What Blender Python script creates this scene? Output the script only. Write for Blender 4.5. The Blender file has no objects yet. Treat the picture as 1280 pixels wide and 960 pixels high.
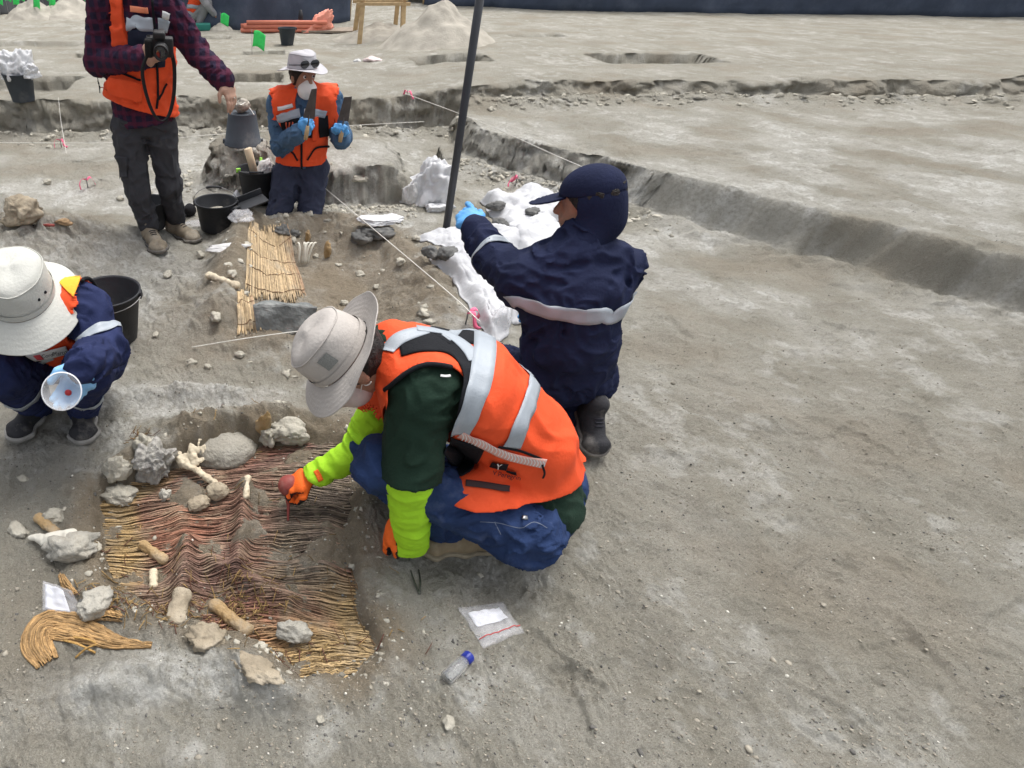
import bpy, bmesh, math, random
import numpy as np
from mathutils import Vector, Matrix, noise as mnoise

R = math.radians
SC = bpy.context.scene
COL = SC.collection

# ------------------------------------------------------------------ camera, sky, sun, exposure
CAM_H = 1.65
PITCH = R(37.0)
FPX = 720.0                      # focal length in photo pixels
CX, CY = 346.0, 480.0            # optical axis of the photograph
cam_d = bpy.data.cameras.new('camera'); cam = bpy.data.objects.new('camera', cam_d); COL.objects.link(cam)
cam.location = (0, 0, CAM_H); cam.rotation_euler = (math.pi / 2 - PITCH, 0, 0)
cam_d.sensor_fit = 'HORIZONTAL'; cam_d.sensor_width = 36.0; cam_d.lens = 36.0 * FPX / 1280.0
cam_d.shift_x = 0.5 - CX / 1280.0; cam_d.clip_start = 0.05; cam_d.clip_end = 900.0
SC.camera = cam

SUN_EL, SUN_AZ = R(70), R(40)   # high veiled sun, behind the far right
w = bpy.data.worlds.new('World'); SC.world = w; w.use_nodes = True
nt = w.node_tree; nt.nodes.clear()
sky = nt.nodes.new('ShaderNodeTexSky'); sky.sky_type = 'NISHITA'; sky.sun_disc = False
sky.sun_elevation = SUN_EL; sky.sun_rotation = SUN_AZ; sky.air_density = 1.0; sky.dust_density = 6.0; sky.ozone_density = 1.0
hs = nt.nodes.new('ShaderNodeHueSaturation'); hs.inputs['Saturation'].default_value = 0.30
bg = nt.nodes.new('ShaderNodeBackground'); bg.inputs['Strength'].default_value = 0.15
out = nt.nodes.new('ShaderNodeOutputWorld')
nt.links.new(sky.outputs[0], hs.inputs['Color']); nt.links.new(hs.outputs[0], bg.inputs['Color']); nt.links.new(bg.outputs[0], out.inputs['Surface'])

sun_d = bpy.data.lights.new('sun', 'SUN'); sun_d.energy = 0.85; sun_d.angle = R(20); sun_d.color = (1.0, 0.985, 0.95)
sun = bpy.data.objects.new('sun', sun_d); COL.objects.link(sun)
sdir = Vector((math.sin(SUN_AZ) * math.cos(SUN_EL), math.cos(SUN_AZ) * math.cos(SUN_EL), math.sin(SUN_EL)))   # towards the sun
sun.rotation_euler = sdir.to_track_quat('Z', 'Y').to_euler()

SC.view_settings.view_transform = 'Standard'; SC.view_settings.look = 'None'
SC.view_settings.exposure = 0.64; SC.view_settings.gamma = 1.0
SC.render.engine = 'CYCLES'
SC.cycles.max_bounces = 6; SC.cycles.transparent_max_bounces = 12

# ------------------------------------------------------------------ helpers: pixels, noise, meshes
FWD = np.array([0, math.cos(PITCH), -math.sin(PITCH)]); UPV = np.array([0, math.sin(PITCH), math.cos(PITCH)])
RGT = np.array([1.0, 0, 0]); EYE = np.array([0, 0, CAM_H])
def ray(px, py):
    return FWD + RGT * ((px - CX) / FPX) + UPV * ((CY - py) / FPX)
def P(px, py, Y):                 # point seen at a pixel, Y metres in front of the camera foot
    d = ray(px, py); return EYE + d * (Y / d[1])
def G(px, py, z=0.0):             # point seen at a pixel at height z
    d = ray(px, py); return EYE + d * ((z - CAM_H) / d[2])
def proj(p):
    v = np.asarray(p, float) - EYE; z = v @ FWD
    return (CX + FPX * (v @ RGT) / z, CY - FPX * (v @ UPV) / z)
V3 = lambda *a: np.array(a, float)
def nrm(v): v = np.asarray(v, float); return v / (np.linalg.norm(v) + 1e-12)

_rs = np.random.RandomState(7)
_PT = _rs.permutation(256).astype(np.int32); _PT = np.concatenate([_PT, _PT, _PT])
_G2 = np.stack([np.cos(np.arange(256) * 2.399963), np.sin(np.arange(256) * 2.399963)], 1).astype(np.float32)
_VR = _rs.rand(256).astype(np.float32) * 2 - 1
def n2(x, y, seed=0):
    x = np.asarray(x, np.float32) + seed * 17.13; y = np.asarray(y, np.float32) + seed * 9.71
    xi = np.floor(x).astype(np.int32); yi = np.floor(y).astype(np.int32); xf = x - xi; yf = y - yi
    xi &= 255; yi &= 255
    u = xf * xf * xf * (xf * (xf * 6 - 15) + 10); v = yf * yf * yf * (yf * (yf * 6 - 15) + 10)
    def g(a, b, fx, fy):
        q = _G2[_PT[_PT[a] + b]]; return q[..., 0] * fx + q[..., 1] * fy
    a = g(xi, yi, xf, yf); b = g(xi + 1, yi, xf - 1, yf); c = g(xi, yi + 1, xf, yf - 1); d = g(xi + 1, yi + 1, xf - 1, yf - 1)
    return 1.5 * ((a + u * (b - a)) * (1 - v) + (c + u * (d - c)) * v)
def fbm(x, y, oct=4, seed=0, gain=0.5):
    s = 0; a = 1; f = 1
    for o in range(oct):
        s = s + a * n2(x * f, y * f, seed + o * 3); a *= gain; f *= 2.03
    return s
def rid(x, y, oct=3, seed=0):
    s = 0; a = 1; f = 1
    for o in range(oct):
        s = s + a * (1 - 2 * np.abs(n2(x * f, y * f, seed + o * 5))); a *= .5; f *= 2.1
    return s * .5
def n3(p, sc=1.0, seed=0):        # value noise in space, p (n,3)
    q = p.astype(np.float32) * np.asarray(sc, np.float32) + seed * 5.37 + 100
    i = np.floor(q).astype(np.int32); f = q - i; f = f * f * (3 - 2 * f); i &= 255
    def h(a, b, c): return _VR[_PT[_PT[_PT[i[:, 0] + a] + i[:, 1] + b] + i[:, 2] + c]]
    x0 = h(0,0,0) * (1 - f[:,0]) + h(1,0,0) * f[:,0]; x1 = h(0,1,0) * (1 - f[:,0]) + h(1,1,0) * f[:,0]
    x2 = h(0,0,1) * (1 - f[:,0]) + h(1,0,1) * f[:,0]; x3 = h(0,1,1) * (1 - f[:,0]) + h(1,1,1) * f[:,0]
    return (x0 * (1 - f[:,1]) + x1 * f[:,1]) * (1 - f[:,2]) + (x2 * (1 - f[:,1]) + x3 * f[:,1]) * f[:,2]
def ss(a, b, x): t = np.clip((x - a) / (b - a), 0, 1); return t * t * (3 - 2 * t)

def link(name, me, mat=None, parent=None, smooth=True):
    o = bpy.data.objects.new(name, me); COL.objects.link(o)
    if mat is not None:
        for m in (mat if isinstance(mat, (list, tuple)) else [mat]): me.materials.append(m)
    if smooth and len(me.polygons): me.polygons.foreach_set('use_smooth', np.ones(len(me.polygons), bool))
    if parent is not None: o.parent = parent
    return o
def mesh(verts, faces):
    me = bpy.data.meshes.new('m'); verts = np.asarray(verts, np.float32)
    if isinstance(faces, np.ndarray):
        k = faces.shape[1]; me.vertices.add(len(verts)); me.vertices.foreach_set('co', verts.ravel())
        me.loops.add(faces.size); me.loops.foreach_set('vertex_index', faces.astype(np.int32).ravel())
        me.polygons.add(len(faces)); me.polygons.foreach_set('loop_start', np.arange(0, faces.size, k, dtype=np.int32))
        me.polygons.foreach_set('loop_total', np.full(len(faces), k, np.int32)); me.update(calc_edges=True)
    else:
        me.from_pydata([tuple(v) for v in verts.tolist()], [], faces); me.update()
    return me
def attr(me, name, vals):
    a = me.attributes.new(name, 'FLOAT', 'POINT'); a.data.foreach_set('value', np.asarray(vals, np.float32))
def cattr(me, name, cols):
    a = me.attributes.new(name, 'FLOAT_COLOR', 'POINT'); c = np.ones((len(cols), 4), np.float32); c[:, :3] = cols
    a.data.foreach_set('color', c.ravel())
def thing(name, label, cat, loc=(0, 0, 0), group=None, rz=0):
    o = bpy.data.objects.new(name, None); COL.objects.link(o); o.location = tuple(loc); o.rotation_euler = (0, 0, rz)
    o.empty_display_size = .1
    return tag(o, label, cat, group)
def tag(o, label, cat, group=None):
    o['label'] = label; o['category'] = cat
    if group: o['group'] = group
    return o
def grid_faces(nu, nv, wrap_u=False):
    i = np.arange(nu if wrap_u else nu - 1); j = np.arange(nv - 1); I, J = np.meshgrid(i, j, indexing='ij')
    I2 = (I + 1) % nu
    return np.stack([I * nv + J, I2 * nv + J, I2 * nv + J + 1, I * nv + J + 1], -1).reshape(-1, 4)
class MB:                         # collects shapes for ONE mesh
    def __init__(s): s.v = []; s.f = []; s.n = 0
    def add(s, v, f):
        v = np.asarray(v, float); s.v.append(v); s.f += [tuple(int(q) + s.n for q in k) for k in f]; s.n += len(v); return s
    def build(s, name, mat, parent=None, smooth=True, off=None):
        v = np.concatenate(s.v)
        if off is not None: v = v - np.asarray(off)
        return link(name, mesh(v, s.f), mat, parent, smooth)
    def box(s, c, size, rot=None, bev=0.0):
        bm = bmesh.new(); bmesh.ops.create_cube(bm, size=1)
        for v in bm.verts: v.co = Vector((v.co.x * size[0], v.co.y * size[1], v.co.z * size[2]))
        if bev: bmesh.ops.bevel(bm, geom=bm.edges[:], offset=bev, segments=2, affect='EDGES', profile=.6)
        M = np.eye(3) if rot is None else np.asarray(rot)
        bm.verts.index_update(); v = np.array([q.co[:] for q in bm.verts]) @ M.T + np.asarray(c); f = [[q.index for q in k.verts] for k in bm.faces]
        bm.free(); return s.add(v, f)
    def bar(s, a, b, wx, wz, bev=0.004):
        a = np.asarray(a, float); b = np.asarray(b, float); t = nrm(b - a); x = np.cross(t, (0, 0, 1.0))
        x = nrm(x) if np.linalg.norm(x) > 1e-3 else V3(1, 0, 0); y = np.cross(x, t)
        return s.box((a + b) / 2, (wx, wz, np.linalg.norm(b - a)), np.stack([x, y, t], 1), bev)
    def tube(s, pts, r, n=8, cap=True, flat=None):
        v, f = tube_geo(pts, r, n, cap, flat); return s.add(v, f)
    def lathe(s, prof, c=(0, 0, 0), M=None, n=32, sx=1, sy=1):
        a = np.linspace(0, 2 * math.pi, n, endpoint=False); pr = np.asarray(prof, float)
        v = np.stack([np.outer(np.cos(a), pr[:, 0]) * sx, np.outer(np.sin(a), pr[:, 0]) * sy, np.tile(pr[:, 1], (n, 1))], -1).reshape(-1, 3)
        if M is not None: v = v @ np.asarray(M).T
        return s.add(v + np.asarray(c), grid_faces(n, len(pr), True))
def catmull(pts, m):
    p = np.asarray(pts, float)
    if len(p) == 2: return p[0] + (p[1] - p[0]) * np.linspace(0, 1, m)[:, None]
    q = np.concatenate([[2 * p[0] - p[1]], p, [2 * p[-1] - p[-2]]]); t = np.linspace(0, len(p) - 1 - 1e-6, m); i = t.astype(int); f = (t - i)[:, None]
    a, b, c, d = q[i], q[i + 1], q[i + 2], q[i + 3]
    return .5 * (2 * b + (c - a) * f + (2 * a - 5 * b + 4 * c - d) * f ** 2 + (3 * b - a - 3 * c + d) * f ** 3)
def tube_geo(pts, r, n=8, cap=True, flat=None):
    p = np.asarray(pts, float); m = len(p); r = np.broadcast_to(np.asarray(r, float), (m,))
    t = np.gradient(p, axis=0); t /= np.linalg.norm(t, axis=1)[:, None] + 1e-9
    ref = V3(0, 0, 1) if abs(t[:, 2]).mean() < .9 else V3(1, 0, 0)
    x = np.cross(t, ref); x /= np.linalg.norm(x, axis=1)[:, None] + 1e-9; y = np.cross(x, t)
    a = np.linspace(0, 2 * math.pi, n, endpoint=False); fl = 1 if flat is None else flat
    v = p[:, None] + r[:, None, None] * (np.cos(a)[None, :, None] * x[:, None] + fl * np.sin(a)[None, :, None] * y[:, None])
    f = grid_faces(m, n); k = np.arange(m - 1) * n
    f = [tuple(q) for q in f] + [(int(i + n - 1), int(i + 2 * n - 1), int(i + n), int(i)) for i in k]
    if cap: f += [tuple(range(n)), tuple(range((m - 1) * n, m * n))[::-1]]
    return v.reshape(-1, 3), f

# ------------------------------------------------------------------ materials
MATS = {}
def mat(name, col, rough=.8, var=.12, scale=12, bump=.0, bscale=120, spec=.3, weave=0, attrib=None, trans=0, alpha=1, ior=1.45, metal=0, sheen=0, var2=0, sc2=2, stain=None):
    if name in MATS: return MATS[name]
    m = bpy.data.materials.new(name); m.use_nodes = True; t = m.node_tree; N = t.nodes; L = t.links; b = N['Principled BSDF']
    b.inputs['Roughness'].default_value = rough; b.inputs['Specular IOR Level'].default_value = spec; b.inputs['Metallic'].default_value = metal
    b.inputs['Sheen Weight'].default_value = sheen
    if trans: b.inputs['Transmission Weight'].default_value = trans; b.inputs['IOR'].default_value = ior
    if alpha < 1: b.inputs['Alpha'].default_value = alpha
    tc = N.new('ShaderNodeTexCoord')
    if attrib:
        a = N.new('ShaderNodeAttribute'); a.attribute_name = attrib; src = a.outputs['Color']
    else:
        rgb = N.new('ShaderNodeRGB'); rgb.outputs[0].default_value = (*col, 1); src = rgb.outputs[0]
    def vary(src, amt, sc, det=5):
        n = N.new('ShaderNodeTexNoise'); n.inputs['Scale'].default_value = sc; n.inputs['Detail'].default_value = det; L.new(tc.outputs['Object'], n.inputs['Vector'])
        mr = N.new('ShaderNodeMapRange'); mr.inputs[1].default_value = .3; mr.inputs[2].default_value = .7; mr.inputs[3].default_value = 1 - amt; mr.inputs[4].default_value = 1 + amt
        L.new(n.outputs[0], mr.inputs[0])
        mx = N.new('ShaderNodeVectorMath'); mx.operation = 'SCALE'; L.new(src, mx.inputs[0]); L.new(mr.outputs[0], mx.inputs['Scale']); return mx.outputs[0], n
    src, n1 = vary(src, var, scale)
    if var2: src, _ = vary(src, var2, sc2, 3)
    if stain:                     # (colour, scale, threshold, amount): dust or dirt of its own
        n = N.new('ShaderNodeTexNoise'); n.inputs['Scale'].default_value = stain[1]; n.inputs['Detail'].default_value = 7; n.inputs['Roughness'].default_value = .65
        L.new(tc.outputs['Object'], n.inputs['Vector'])
        mr = N.new('ShaderNodeMapRange'); mr.inputs[1].default_value = stain[2]; mr.inputs[2].default_value = stain[2] + .2; mr.inputs[4].default_value = stain[3]; L.new(n.outputs[0], mr.inputs[0])
        mx = N.new('ShaderNodeMix'); mx.data_type = 'RGBA'; L.new(mr.outputs[0], mx.inputs[0]); L.new(src, mx.inputs[6]); mx.inputs[7].default_value = (*stain[0], 1); src = mx.outputs[2]
    L.new(src, b.inputs['Base Color'])
    if bump or weave:
        nb = N.new('ShaderNodeTexNoise'); nb.inputs['Scale'].default_value = bscale; nb.inputs['Detail'].default_value = 6; L.new(tc.outputs['Object'], nb.inputs['Vector'])
        bp = N.new('ShaderNodeBump'); bp.inputs['Strength'].default_value = bump; bp.inputs['Distance'].default_value = .01; L.new(nb.outputs[0], bp.inputs['Height'])
        if weave:
            vo = N.new('ShaderNodeTexVoronoi'); vo.inputs['Scale'].default_value = weave; L.new(tc.outputs['Object'], vo.inputs['Vector'])
            b2 = N.new('ShaderNodeBump'); b2.inputs['Strength'].default_value = .25; b2.inputs['Distance'].default_value = .002
            L.new(vo.outputs['Distance'], b2.inputs['Height']); L.new(bp.outputs[0], b2.inputs['Normal']); L.new(b2.outputs[0], b.inputs['Normal'])
        else: L.new(bp.outputs[0], b.inputs['Normal'])
    MATS[name] = m; return m
def srgb(r, g, b):
    f = lambda c: (c / 255 / 12.92) if c <= 10 else ((c / 255 + .055) / 1.055) ** 2.4
    return (f(r), f(g), f(b))

# ------------------------------------------------------------------ soft bodies: distance functions turned into one continuous surface
def rc(a, b, ra, rb):
    a = np.asarray(a, float); b = np.asarray(b, float); ba = b - a; bb = ba @ ba + 1e-12
    def f(p):
        pa = p - a; h = np.clip(pa @ ba / bb, 0, 1); return np.linalg.norm(pa - h[:, None] * ba, axis=1) - (ra + (rb - ra) * h)
    return f
def sph(c, r): c = np.asarray(c, float); return lambda p: np.linalg.norm(p - c, axis=1) - r
def ell(c, M, r):                 # M columns = axes
    c = np.asarray(c, float); M = np.asarray(M, float); r = np.asarray(r, float); k = r.min()
    def f(p):
        q = (p - c) @ M; k0 = np.linalg.norm(q / r, axis=1); k1 = np.linalg.norm(q / r ** 2, axis=1) + 1e-9
        return k0 * (k0 - 1) / k1
    return f
def rbox(c, M, r, rad):
    c = np.asarray(c, float); M = np.asarray(M, float); r = np.asarray(r, float) - rad
    def f(p):
        q = np.abs((p - c) @ M) - r
        return np.linalg.norm(np.maximum(q, 0), axis=1) + np.minimum(q.max(1), 0) - rad
    return f
def plane(c, n): c = np.asarray(c, float); n = nrm(n); return lambda p: (p - c) @ n
def smin(a, b, k): h = np.clip(.5 + .5 * (b - a) / k, 0, 1); return b + (a - b) * h - k * h * (1 - h)
def U(fs, k=.02):
    def f(p):
        d = fs[0](p)
        for g in fs[1:]: d = smin(d, g(p), k)
        return d
    return f
def body_tube(st):                # st: (centre, lateral axis, lateral radius, depth radius)
    st = [(np.asarray(c, float), nrm(l), a, b) for c, l, a, b in st]
    def f(p):
        d = None
        for (c0, l0, a0, b0), (c1, l1, a1, b1) in zip(st[:-1], st[1:]):
            ba = c1 - c0; L = np.linalg.norm(ba); t = ba / L; pa = p - c0; s = pa @ t / L; h = np.clip(s, 0, 1)
            q = pa - h[:, None] * ba; l = nrm(l0 + l1); l = nrm(l - (l @ t) * t); n = np.cross(l, t)
            ra = a0 + (a1 - a0) * h; rb = b0 + (b1 - b0) * h; rm = np.minimum(ra, rb)
            k = np.sqrt((q @ l / ra) ** 2 + (q @ n / rb) ** 2 + ((s - h) * L / (rm * .8)) ** 2)
            e = (k - 1) * rm; d = e if d is None else smin(d, e, .03)
        return d
    return f
def off(f, o): return lambda p: f(p) - o
def inter(*fs): return lambda p: np.maximum.reduce([g(p) for g in fs])
def minus(f, g, k=0): return lambda p: np.maximum(f(p), -g(p))
def wrinkled(f, amp, sc, seed=0):  # cloth folds
    def g(p):
        a = n3(p + .25 * np.stack([n3(p, 6, seed + 5), n3(p, 6, seed + 6), n3(p, 6, seed + 7)], 1), sc, seed)
        b = n3(p + (.05 * a)[:, None], np.asarray(sc) * 2.6, seed + 2)
        return f(p) - amp * (1 - 2 * np.abs(a)) - amp * .55 * (1 - 2.5 * np.abs(b))
    return g
def grad(f, p, e=.002):
    k = np.array([[1, -1, -1], [-1, -1, 1], [-1, 1, -1], [1, 1, 1]], float); return sum(d * f(p + d * e)[:, None] for d in k) / (4 * e)
def snap(f, p, lvl=0.0, it=3):
    p = np.asarray(p, float).copy()
    for _ in range(it):
        d = f(p) - lvl; g = grad(f, p); p -= g * (d / np.maximum((g * g).sum(1), .05))[:, None]
    return p
def surf(f, lo, hi, h, refine=True):
    lo = np.asarray(lo, float); hi = np.asarray(hi, float); B = 8
    nb = np.ceil((hi - lo) / (h * B)).astype(int); n = nb * B
    ci = np.stack(np.meshgrid(*[np.arange(k) for k in nb], indexing='ij'), -1).reshape(-1, 3)
    dc = f(lo + (ci * B + B / 2) * h)
    vals = np.repeat(np.repeat(np.repeat(dc.reshape(nb), B, 0), B, 1), B, 2).astype(np.float32)
    keep = ci[np.abs(dc) < B * h * 1.45 + .01]
    loc = np.stack(np.meshgrid(*[np.arange(B)] * 3, indexing='ij'), -1).reshape(-1, 3)
    for s in range(0, len(keep), 600):
        idx = (keep[s:s + 600, None] * B + loc).reshape(-1, 3); vals[idx[:, 0], idx[:, 1], idx[:, 2]] = f(lo + idx * h)
    S = vals < 0
    c = sum(S[i:n[0] - 1 + i, j:n[1] - 1 + j, k:n[2] - 1 + k].astype(np.int8) for i in (0, 1) for j in (0, 1) for k in (0, 1))
    act = np.argwhere((c > 0) & (c < 8)); 
    cor = {}
    for i in (0, 1):
        for j in (0, 1):
            for k in (0, 1): cor[i, j, k] = vals[act[:, 0] + i, act[:, 1] + j, act[:, 2] + k]
    acc = np.zeros((len(act), 3)); cnt = np.zeros(len(act))
    for a in cor:
        for ax in range(3):
            if a[ax]: continue
            b = list(a); b[ax] = 1; va, vb = cor[a], cor[tuple(b)]; x = (va < 0) != (vb < 0); tt = np.where(x, va / np.where(x, va - vb, 1), 0)
            pt = np.tile(np.array(a, float), (len(act), 1)); pt[:, ax] += tt; acc += pt * x[:, None]; cnt += x
    v = lo + (act + acc / np.maximum(cnt, 1)[:, None]) * h
    idm = np.full(tuple(n), -1, np.int32); idm[act[:, 0], act[:, 1], act[:, 2]] = np.arange(len(act))
    F = []
    for ax in range(3):
        sl0 = [slice(0, None)] * 3; sl1 = [slice(0, None)] * 3; sl0[ax] = slice(0, n[ax] - 1); sl1[ax] = slice(1, None)
        e = np.argwhere(S[tuple(sl0)] != S[tuple(sl1)]); b, cx = (ax + 1) % 3, (ax + 2) % 3
        e = e[(e[:, b] > 0) & (e[:, cx] > 0) & (e[:, b] < n[b] - 1) & (e[:, cx] < n[cx] - 1)]
        q = []
        for db, dcx in ((1, 1), (0, 1), (0, 0), (1, 0)):
            t = e.copy(); t[:, b] -= db; t[:, cx] -= dcx; q.append(idm[t[:, 0], t[:, 1], t[:, 2]])
        q = np.stack(q, 1); fl = ~S[e[:, 0], e[:, 1], e[:, 2]]; q[fl] = q[fl][:, ::-1]; F.append(q)
    F = np.concatenate(F); F = F[(F >= 0).all(1)]
    if refine and len(v):
        d = f(v); g = grad(f, v, h * .3); st = g * (d / np.maximum((g * g).sum(1), .2))[:, None]
        l = np.linalg.norm(st, axis=1); ok = l < h * .6; v[ok] -= st[ok]
    return v, F
def sbuild(name, f, lo, hi, h, m, parent=None, origin=None):
    v, F = surf(f, lo, hi, h)
    if origin is not None: v = v - np.asarray(origin)
    return link(name, mesh(v, F), m, parent)
def trace(f, px, py, t0=.4, t1=8):   # pixel rays onto a surface
    px = np.atleast_1d(np.asarray(px, float)); py = np.atleast_1d(np.asarray(py, float))
    d = FWD + RGT * ((px - CX) / FPX)[:, None] + UPV * ((CY - py) / FPX)[:, None]; d /= np.linalg.norm(d, axis=1)[:, None]
    t = np.full(len(px), t0); best = t.copy(); bd = np.full(len(px), 9.)
    for _ in range(56):
        s = f(EYE + d * t[:, None]); u = np.abs(s) < bd; bd[u] = np.abs(s)[u]; best[u] = t[u]; t = np.minimum(t + s * .8, t1)
    return EYE + d * best[:, None]
def sheet(name, pts, m, parent, origin, thick=.0):
    nu, nv = pts.shape[:2]; v = pts.reshape(-1, 3) - origin; o = link(name, mesh(v, grid_faces(nu, nv)), m, parent)
    if thick:
        md = o.modifiers.new('solid', 'SOLIDIFY'); md.thickness = thick; md.offset = 0
    return o
def patch(name, f, sa, sb, m, parent, origin, lift=.004, nu=24, nv=12, thick=.003):   # cloth panel between two photo outlines, laid on a surface
    a = catmull([(*q, 0) for q in sa], nu)[:, :2]; b = catmull([(*q, 0) for q in sb], nu)[:, :2]; t = np.linspace(0, 1, nv)[None, :, None]
    q = (a[:, None] * (1 - t) + b[:, None] * t).reshape(-1, 2); p = snap(f, trace(f, q[:, 0], q[:, 1]), lift)
    return sheet(name, p.reshape(nu, nv, 3), m, parent, origin, thick)
def ribbon(name, f, path, width, m, parent, origin, lift=.004, n=40, nv=5, px=True, thick=.0018):
    if px:
        q = catmull([(*k, 0) for k in path], n)[:, :2]; p = trace(f, q[:, 0], q[:, 1])
    else: p = catmull(path, n)
    p = snap(f, p, lift); g = grad(f, p); g /= np.linalg.norm(g, axis=1)[:, None]; t = np.gradient(p, axis=0); t /= np.linalg.norm(t, axis=1)[:, None] + 1e-9
    s = np.cross(g, t); s /= np.linalg.norm(s, axis=1)[:, None] + 1e-9
    w = np.linspace(-.5, .5, nv) * width; q = p[:, None] + s[:, None] * w[None, :, None]; q = snap(f, q.reshape(-1, 3), lift, 2).reshape(n, nv, 3)
    for _ in range(2): q[1:-1] = (q[:-2] + 2 * q[1:-1] + q[2:]) / 4
    k = q.reshape(-1, 3); d = f(k); g = grad(f, k); q = (k + g * (np.maximum(lift * .7 - d, 0) / np.maximum((g * g).sum(1), .2))[:, None]).reshape(n, nv, 3)
    return sheet(name, q, m, parent, origin, thick)
# ------------------------------------------------------------------ the ground: one sheet with terraces, graves, banks and heaps
def seg_d(x, y, a, b):
    ax, ay = a; bx, by = b; dx, dy = bx - ax, by - ay; h = np.clip(((x - ax) * dx + (y - ay) * dy) / (dx * dx + dy * dy), 0, 1)
    return np.hypot(x - ax - h * dx, y - ay - h * dy)
def bump(x, y, cx, cy, rx, ry, a=0, p=1.0):
    c, s = math.cos(a), math.sin(a); u = ((x - cx) * c + (y - cy) * s) / rx; v = (-(x - cx) * s + (y - cy) * c) / ry
    return np.exp(-(u * u + v * v) ** p)
def rect(x, y, x0, x1, y0, y1, e=.05):
    return ss(x0 - e, x0 + e, x) * (1 - ss(x1 - e, x1 + e, x)) * ss(y0 - e, y0 + e, y) * (1 - ss(y1 - e, y1 + e, y))
# grave mat outline: left and right ends of the reed rows, from the far edge to the near edge (photo pixels)
MV = np.array([0, .08, .16, .24, .38, .52, .66, .78, .86, .93, 1.0])
ML = np.array([(300, 548), (235, 568), (165, 594), (118, 618), (117, 658), (122, 700), (135, 738), (205, 775), (300, 798), (335, 822), (372, 853)], float)
MR = np.array([(446, 556), (446, 572), (446, 590), (446, 612), (445, 660), (443, 706), (454, 748), (466, 785), (476, 808), (482, 828), (440, 851)], float)
MZ = -.022
_gl = np.array([G(a, b, MZ)[:2] for a, b in ML]); _gr = np.array([G(a, b, MZ)[:2] for a, b in MR])
def mat_xy(u, v):
    l = np.stack([np.interp(v, MV, _gl[:, k]) for k in (0, 1)], -1); r = np.stack([np.interp(v, MV, _gr[:, k]) for k in (0, 1)], -1)
    p = l + (r - l) * np.asarray(u)[..., None]; x, y = p[..., 0], p[..., 1]
    y = y - .028 * np.sin(np.clip(np.asarray(u), 0, 1) * math.pi * 2.1 + 1.2) * ss(0, .2, v) * (1 - ss(.75, 1, v)) + .012 * n2(x * 4, y * 2.5, 3)
    return x, y
_my = (_gl[:, 1] + _gr[:, 1]) / 2
MAT_POLY = np.concatenate([_gl, _gr[::-1]])
def in_poly(x, y, poly):
    r = np.zeros(np.shape(x), bool); j = len(poly) - 1
    for i in range(len(poly)):
        xi, yi = poly[i]; xj, yj = poly[j]
        r ^= ((yi > y) != (yj > y)) & (x < (xj - xi) * (y - yi) / (yj - yi + 1e-12) + xi); j = i
    return r
def poly_sd(x, y, poly):          # signed distance, negative inside
    d = np.full(np.shape(x), 9.0)
    for i in range(len(poly)): d = np.minimum(d, seg_d(x, y, poly[i - 1], poly[i]))
    return np.where(in_poly(x, y, poly), -d, d)
# leg and arm ridges that show through the mat, photo pixels
RIDGES = [((306, 606), (298, 706), .052, .026), ((234, 684), (226, 772), .066, .034), ((222, 640), (240, 690), .020, .035), ((360, 750), (262, 700), .036, .028), ((412, 640), (405, 720), .018, .045), ((330, 690), (440, 735), .022, .03), ((260, 600), (430, 590), .012, .06)]
HOLES = [((352, 690), .05, .075, .05), ((190, 712), .045, .06, .045), ((330, 640), .02, .05, .05), ((265, 660), .02, .05, .05), ((155, 640), .02, .08, .06), ((400, 770), .03, .12, .03), ((270, 745), .03, .04, .05)]
_rdg = [(G(*a, MZ)[:2], G(*b, MZ)[:2], h, w) for a, b, h, w in RIDGES]; _hol = [(G(*c, MZ)[:2], h, rx, ry) for c, h, rx, ry in HOLES]
def mat_z(x, y):
    z = -.046 + .034 * ss(-.12, .16, x) + .010 * n2(x * 7, y * 7, 31) + .012 * n2(x * 2.5, y * 2.5, 32)
    for a, b, h, w in _rdg: z = z + h * np.exp(-(seg_d(x, y, a, b) / w) ** 2)
    for c, h, rx, ry in _hol: z = z - h * bump(x, y, c[0], c[1], rx, ry)
    return z
def wall_y(x): return 6.88 + .03 * np.asarray(x) + .09 * fbm(np.asarray(x) * .8, 0 * np.asarray(x), 3, 41)
PITA = [G(*q)[:2] for q in ((318, 300), (392, 284), (470, 292), (540, 345), (520, 415), (400, 432), (335, 415), (318, 370))]
PITA = np.array(PITA)
FARPITS = [(( -60, 112), (78, 96), .16), ((262, 103), (352, 91), .16), ((522, 92), (612, 82), .17), ((305, 70), (355, 66), .12), ((-40, 60), (95, 55), .08), ((92, 73), (112, 69), .12), ((250, 51), (285, 48), .10), ((640, 60), (700, 57), .08), ((760, 96), (900, 84), .16)]
_fp = []
for a, b, dp in FARPITS:
    A, B = G(*a, .34), G(*b, .34); C = G(b[0], a[1], .34); _fp.append((A[0], C[0], A[1], B[1], dp))
_fr = np.random.RandomState(5); FOOT = []
for _ in range(150):
    fy = .7 + 6.0 * _fr.rand() ** 1.1; fx = _fr.uniform(-.55, 1.35) * (.8 * fy + 1.0)
    if poly_sd(np.array([fx]), np.array([fy]), MAT_POLY)[0] > .16 and poly_sd(np.array([fx]), np.array([fy]), PITA)[0] > .12: FOOT.append((fx, fy, _fr.uniform(0, 6.28), _fr.uniform(.004, .011)))
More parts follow.
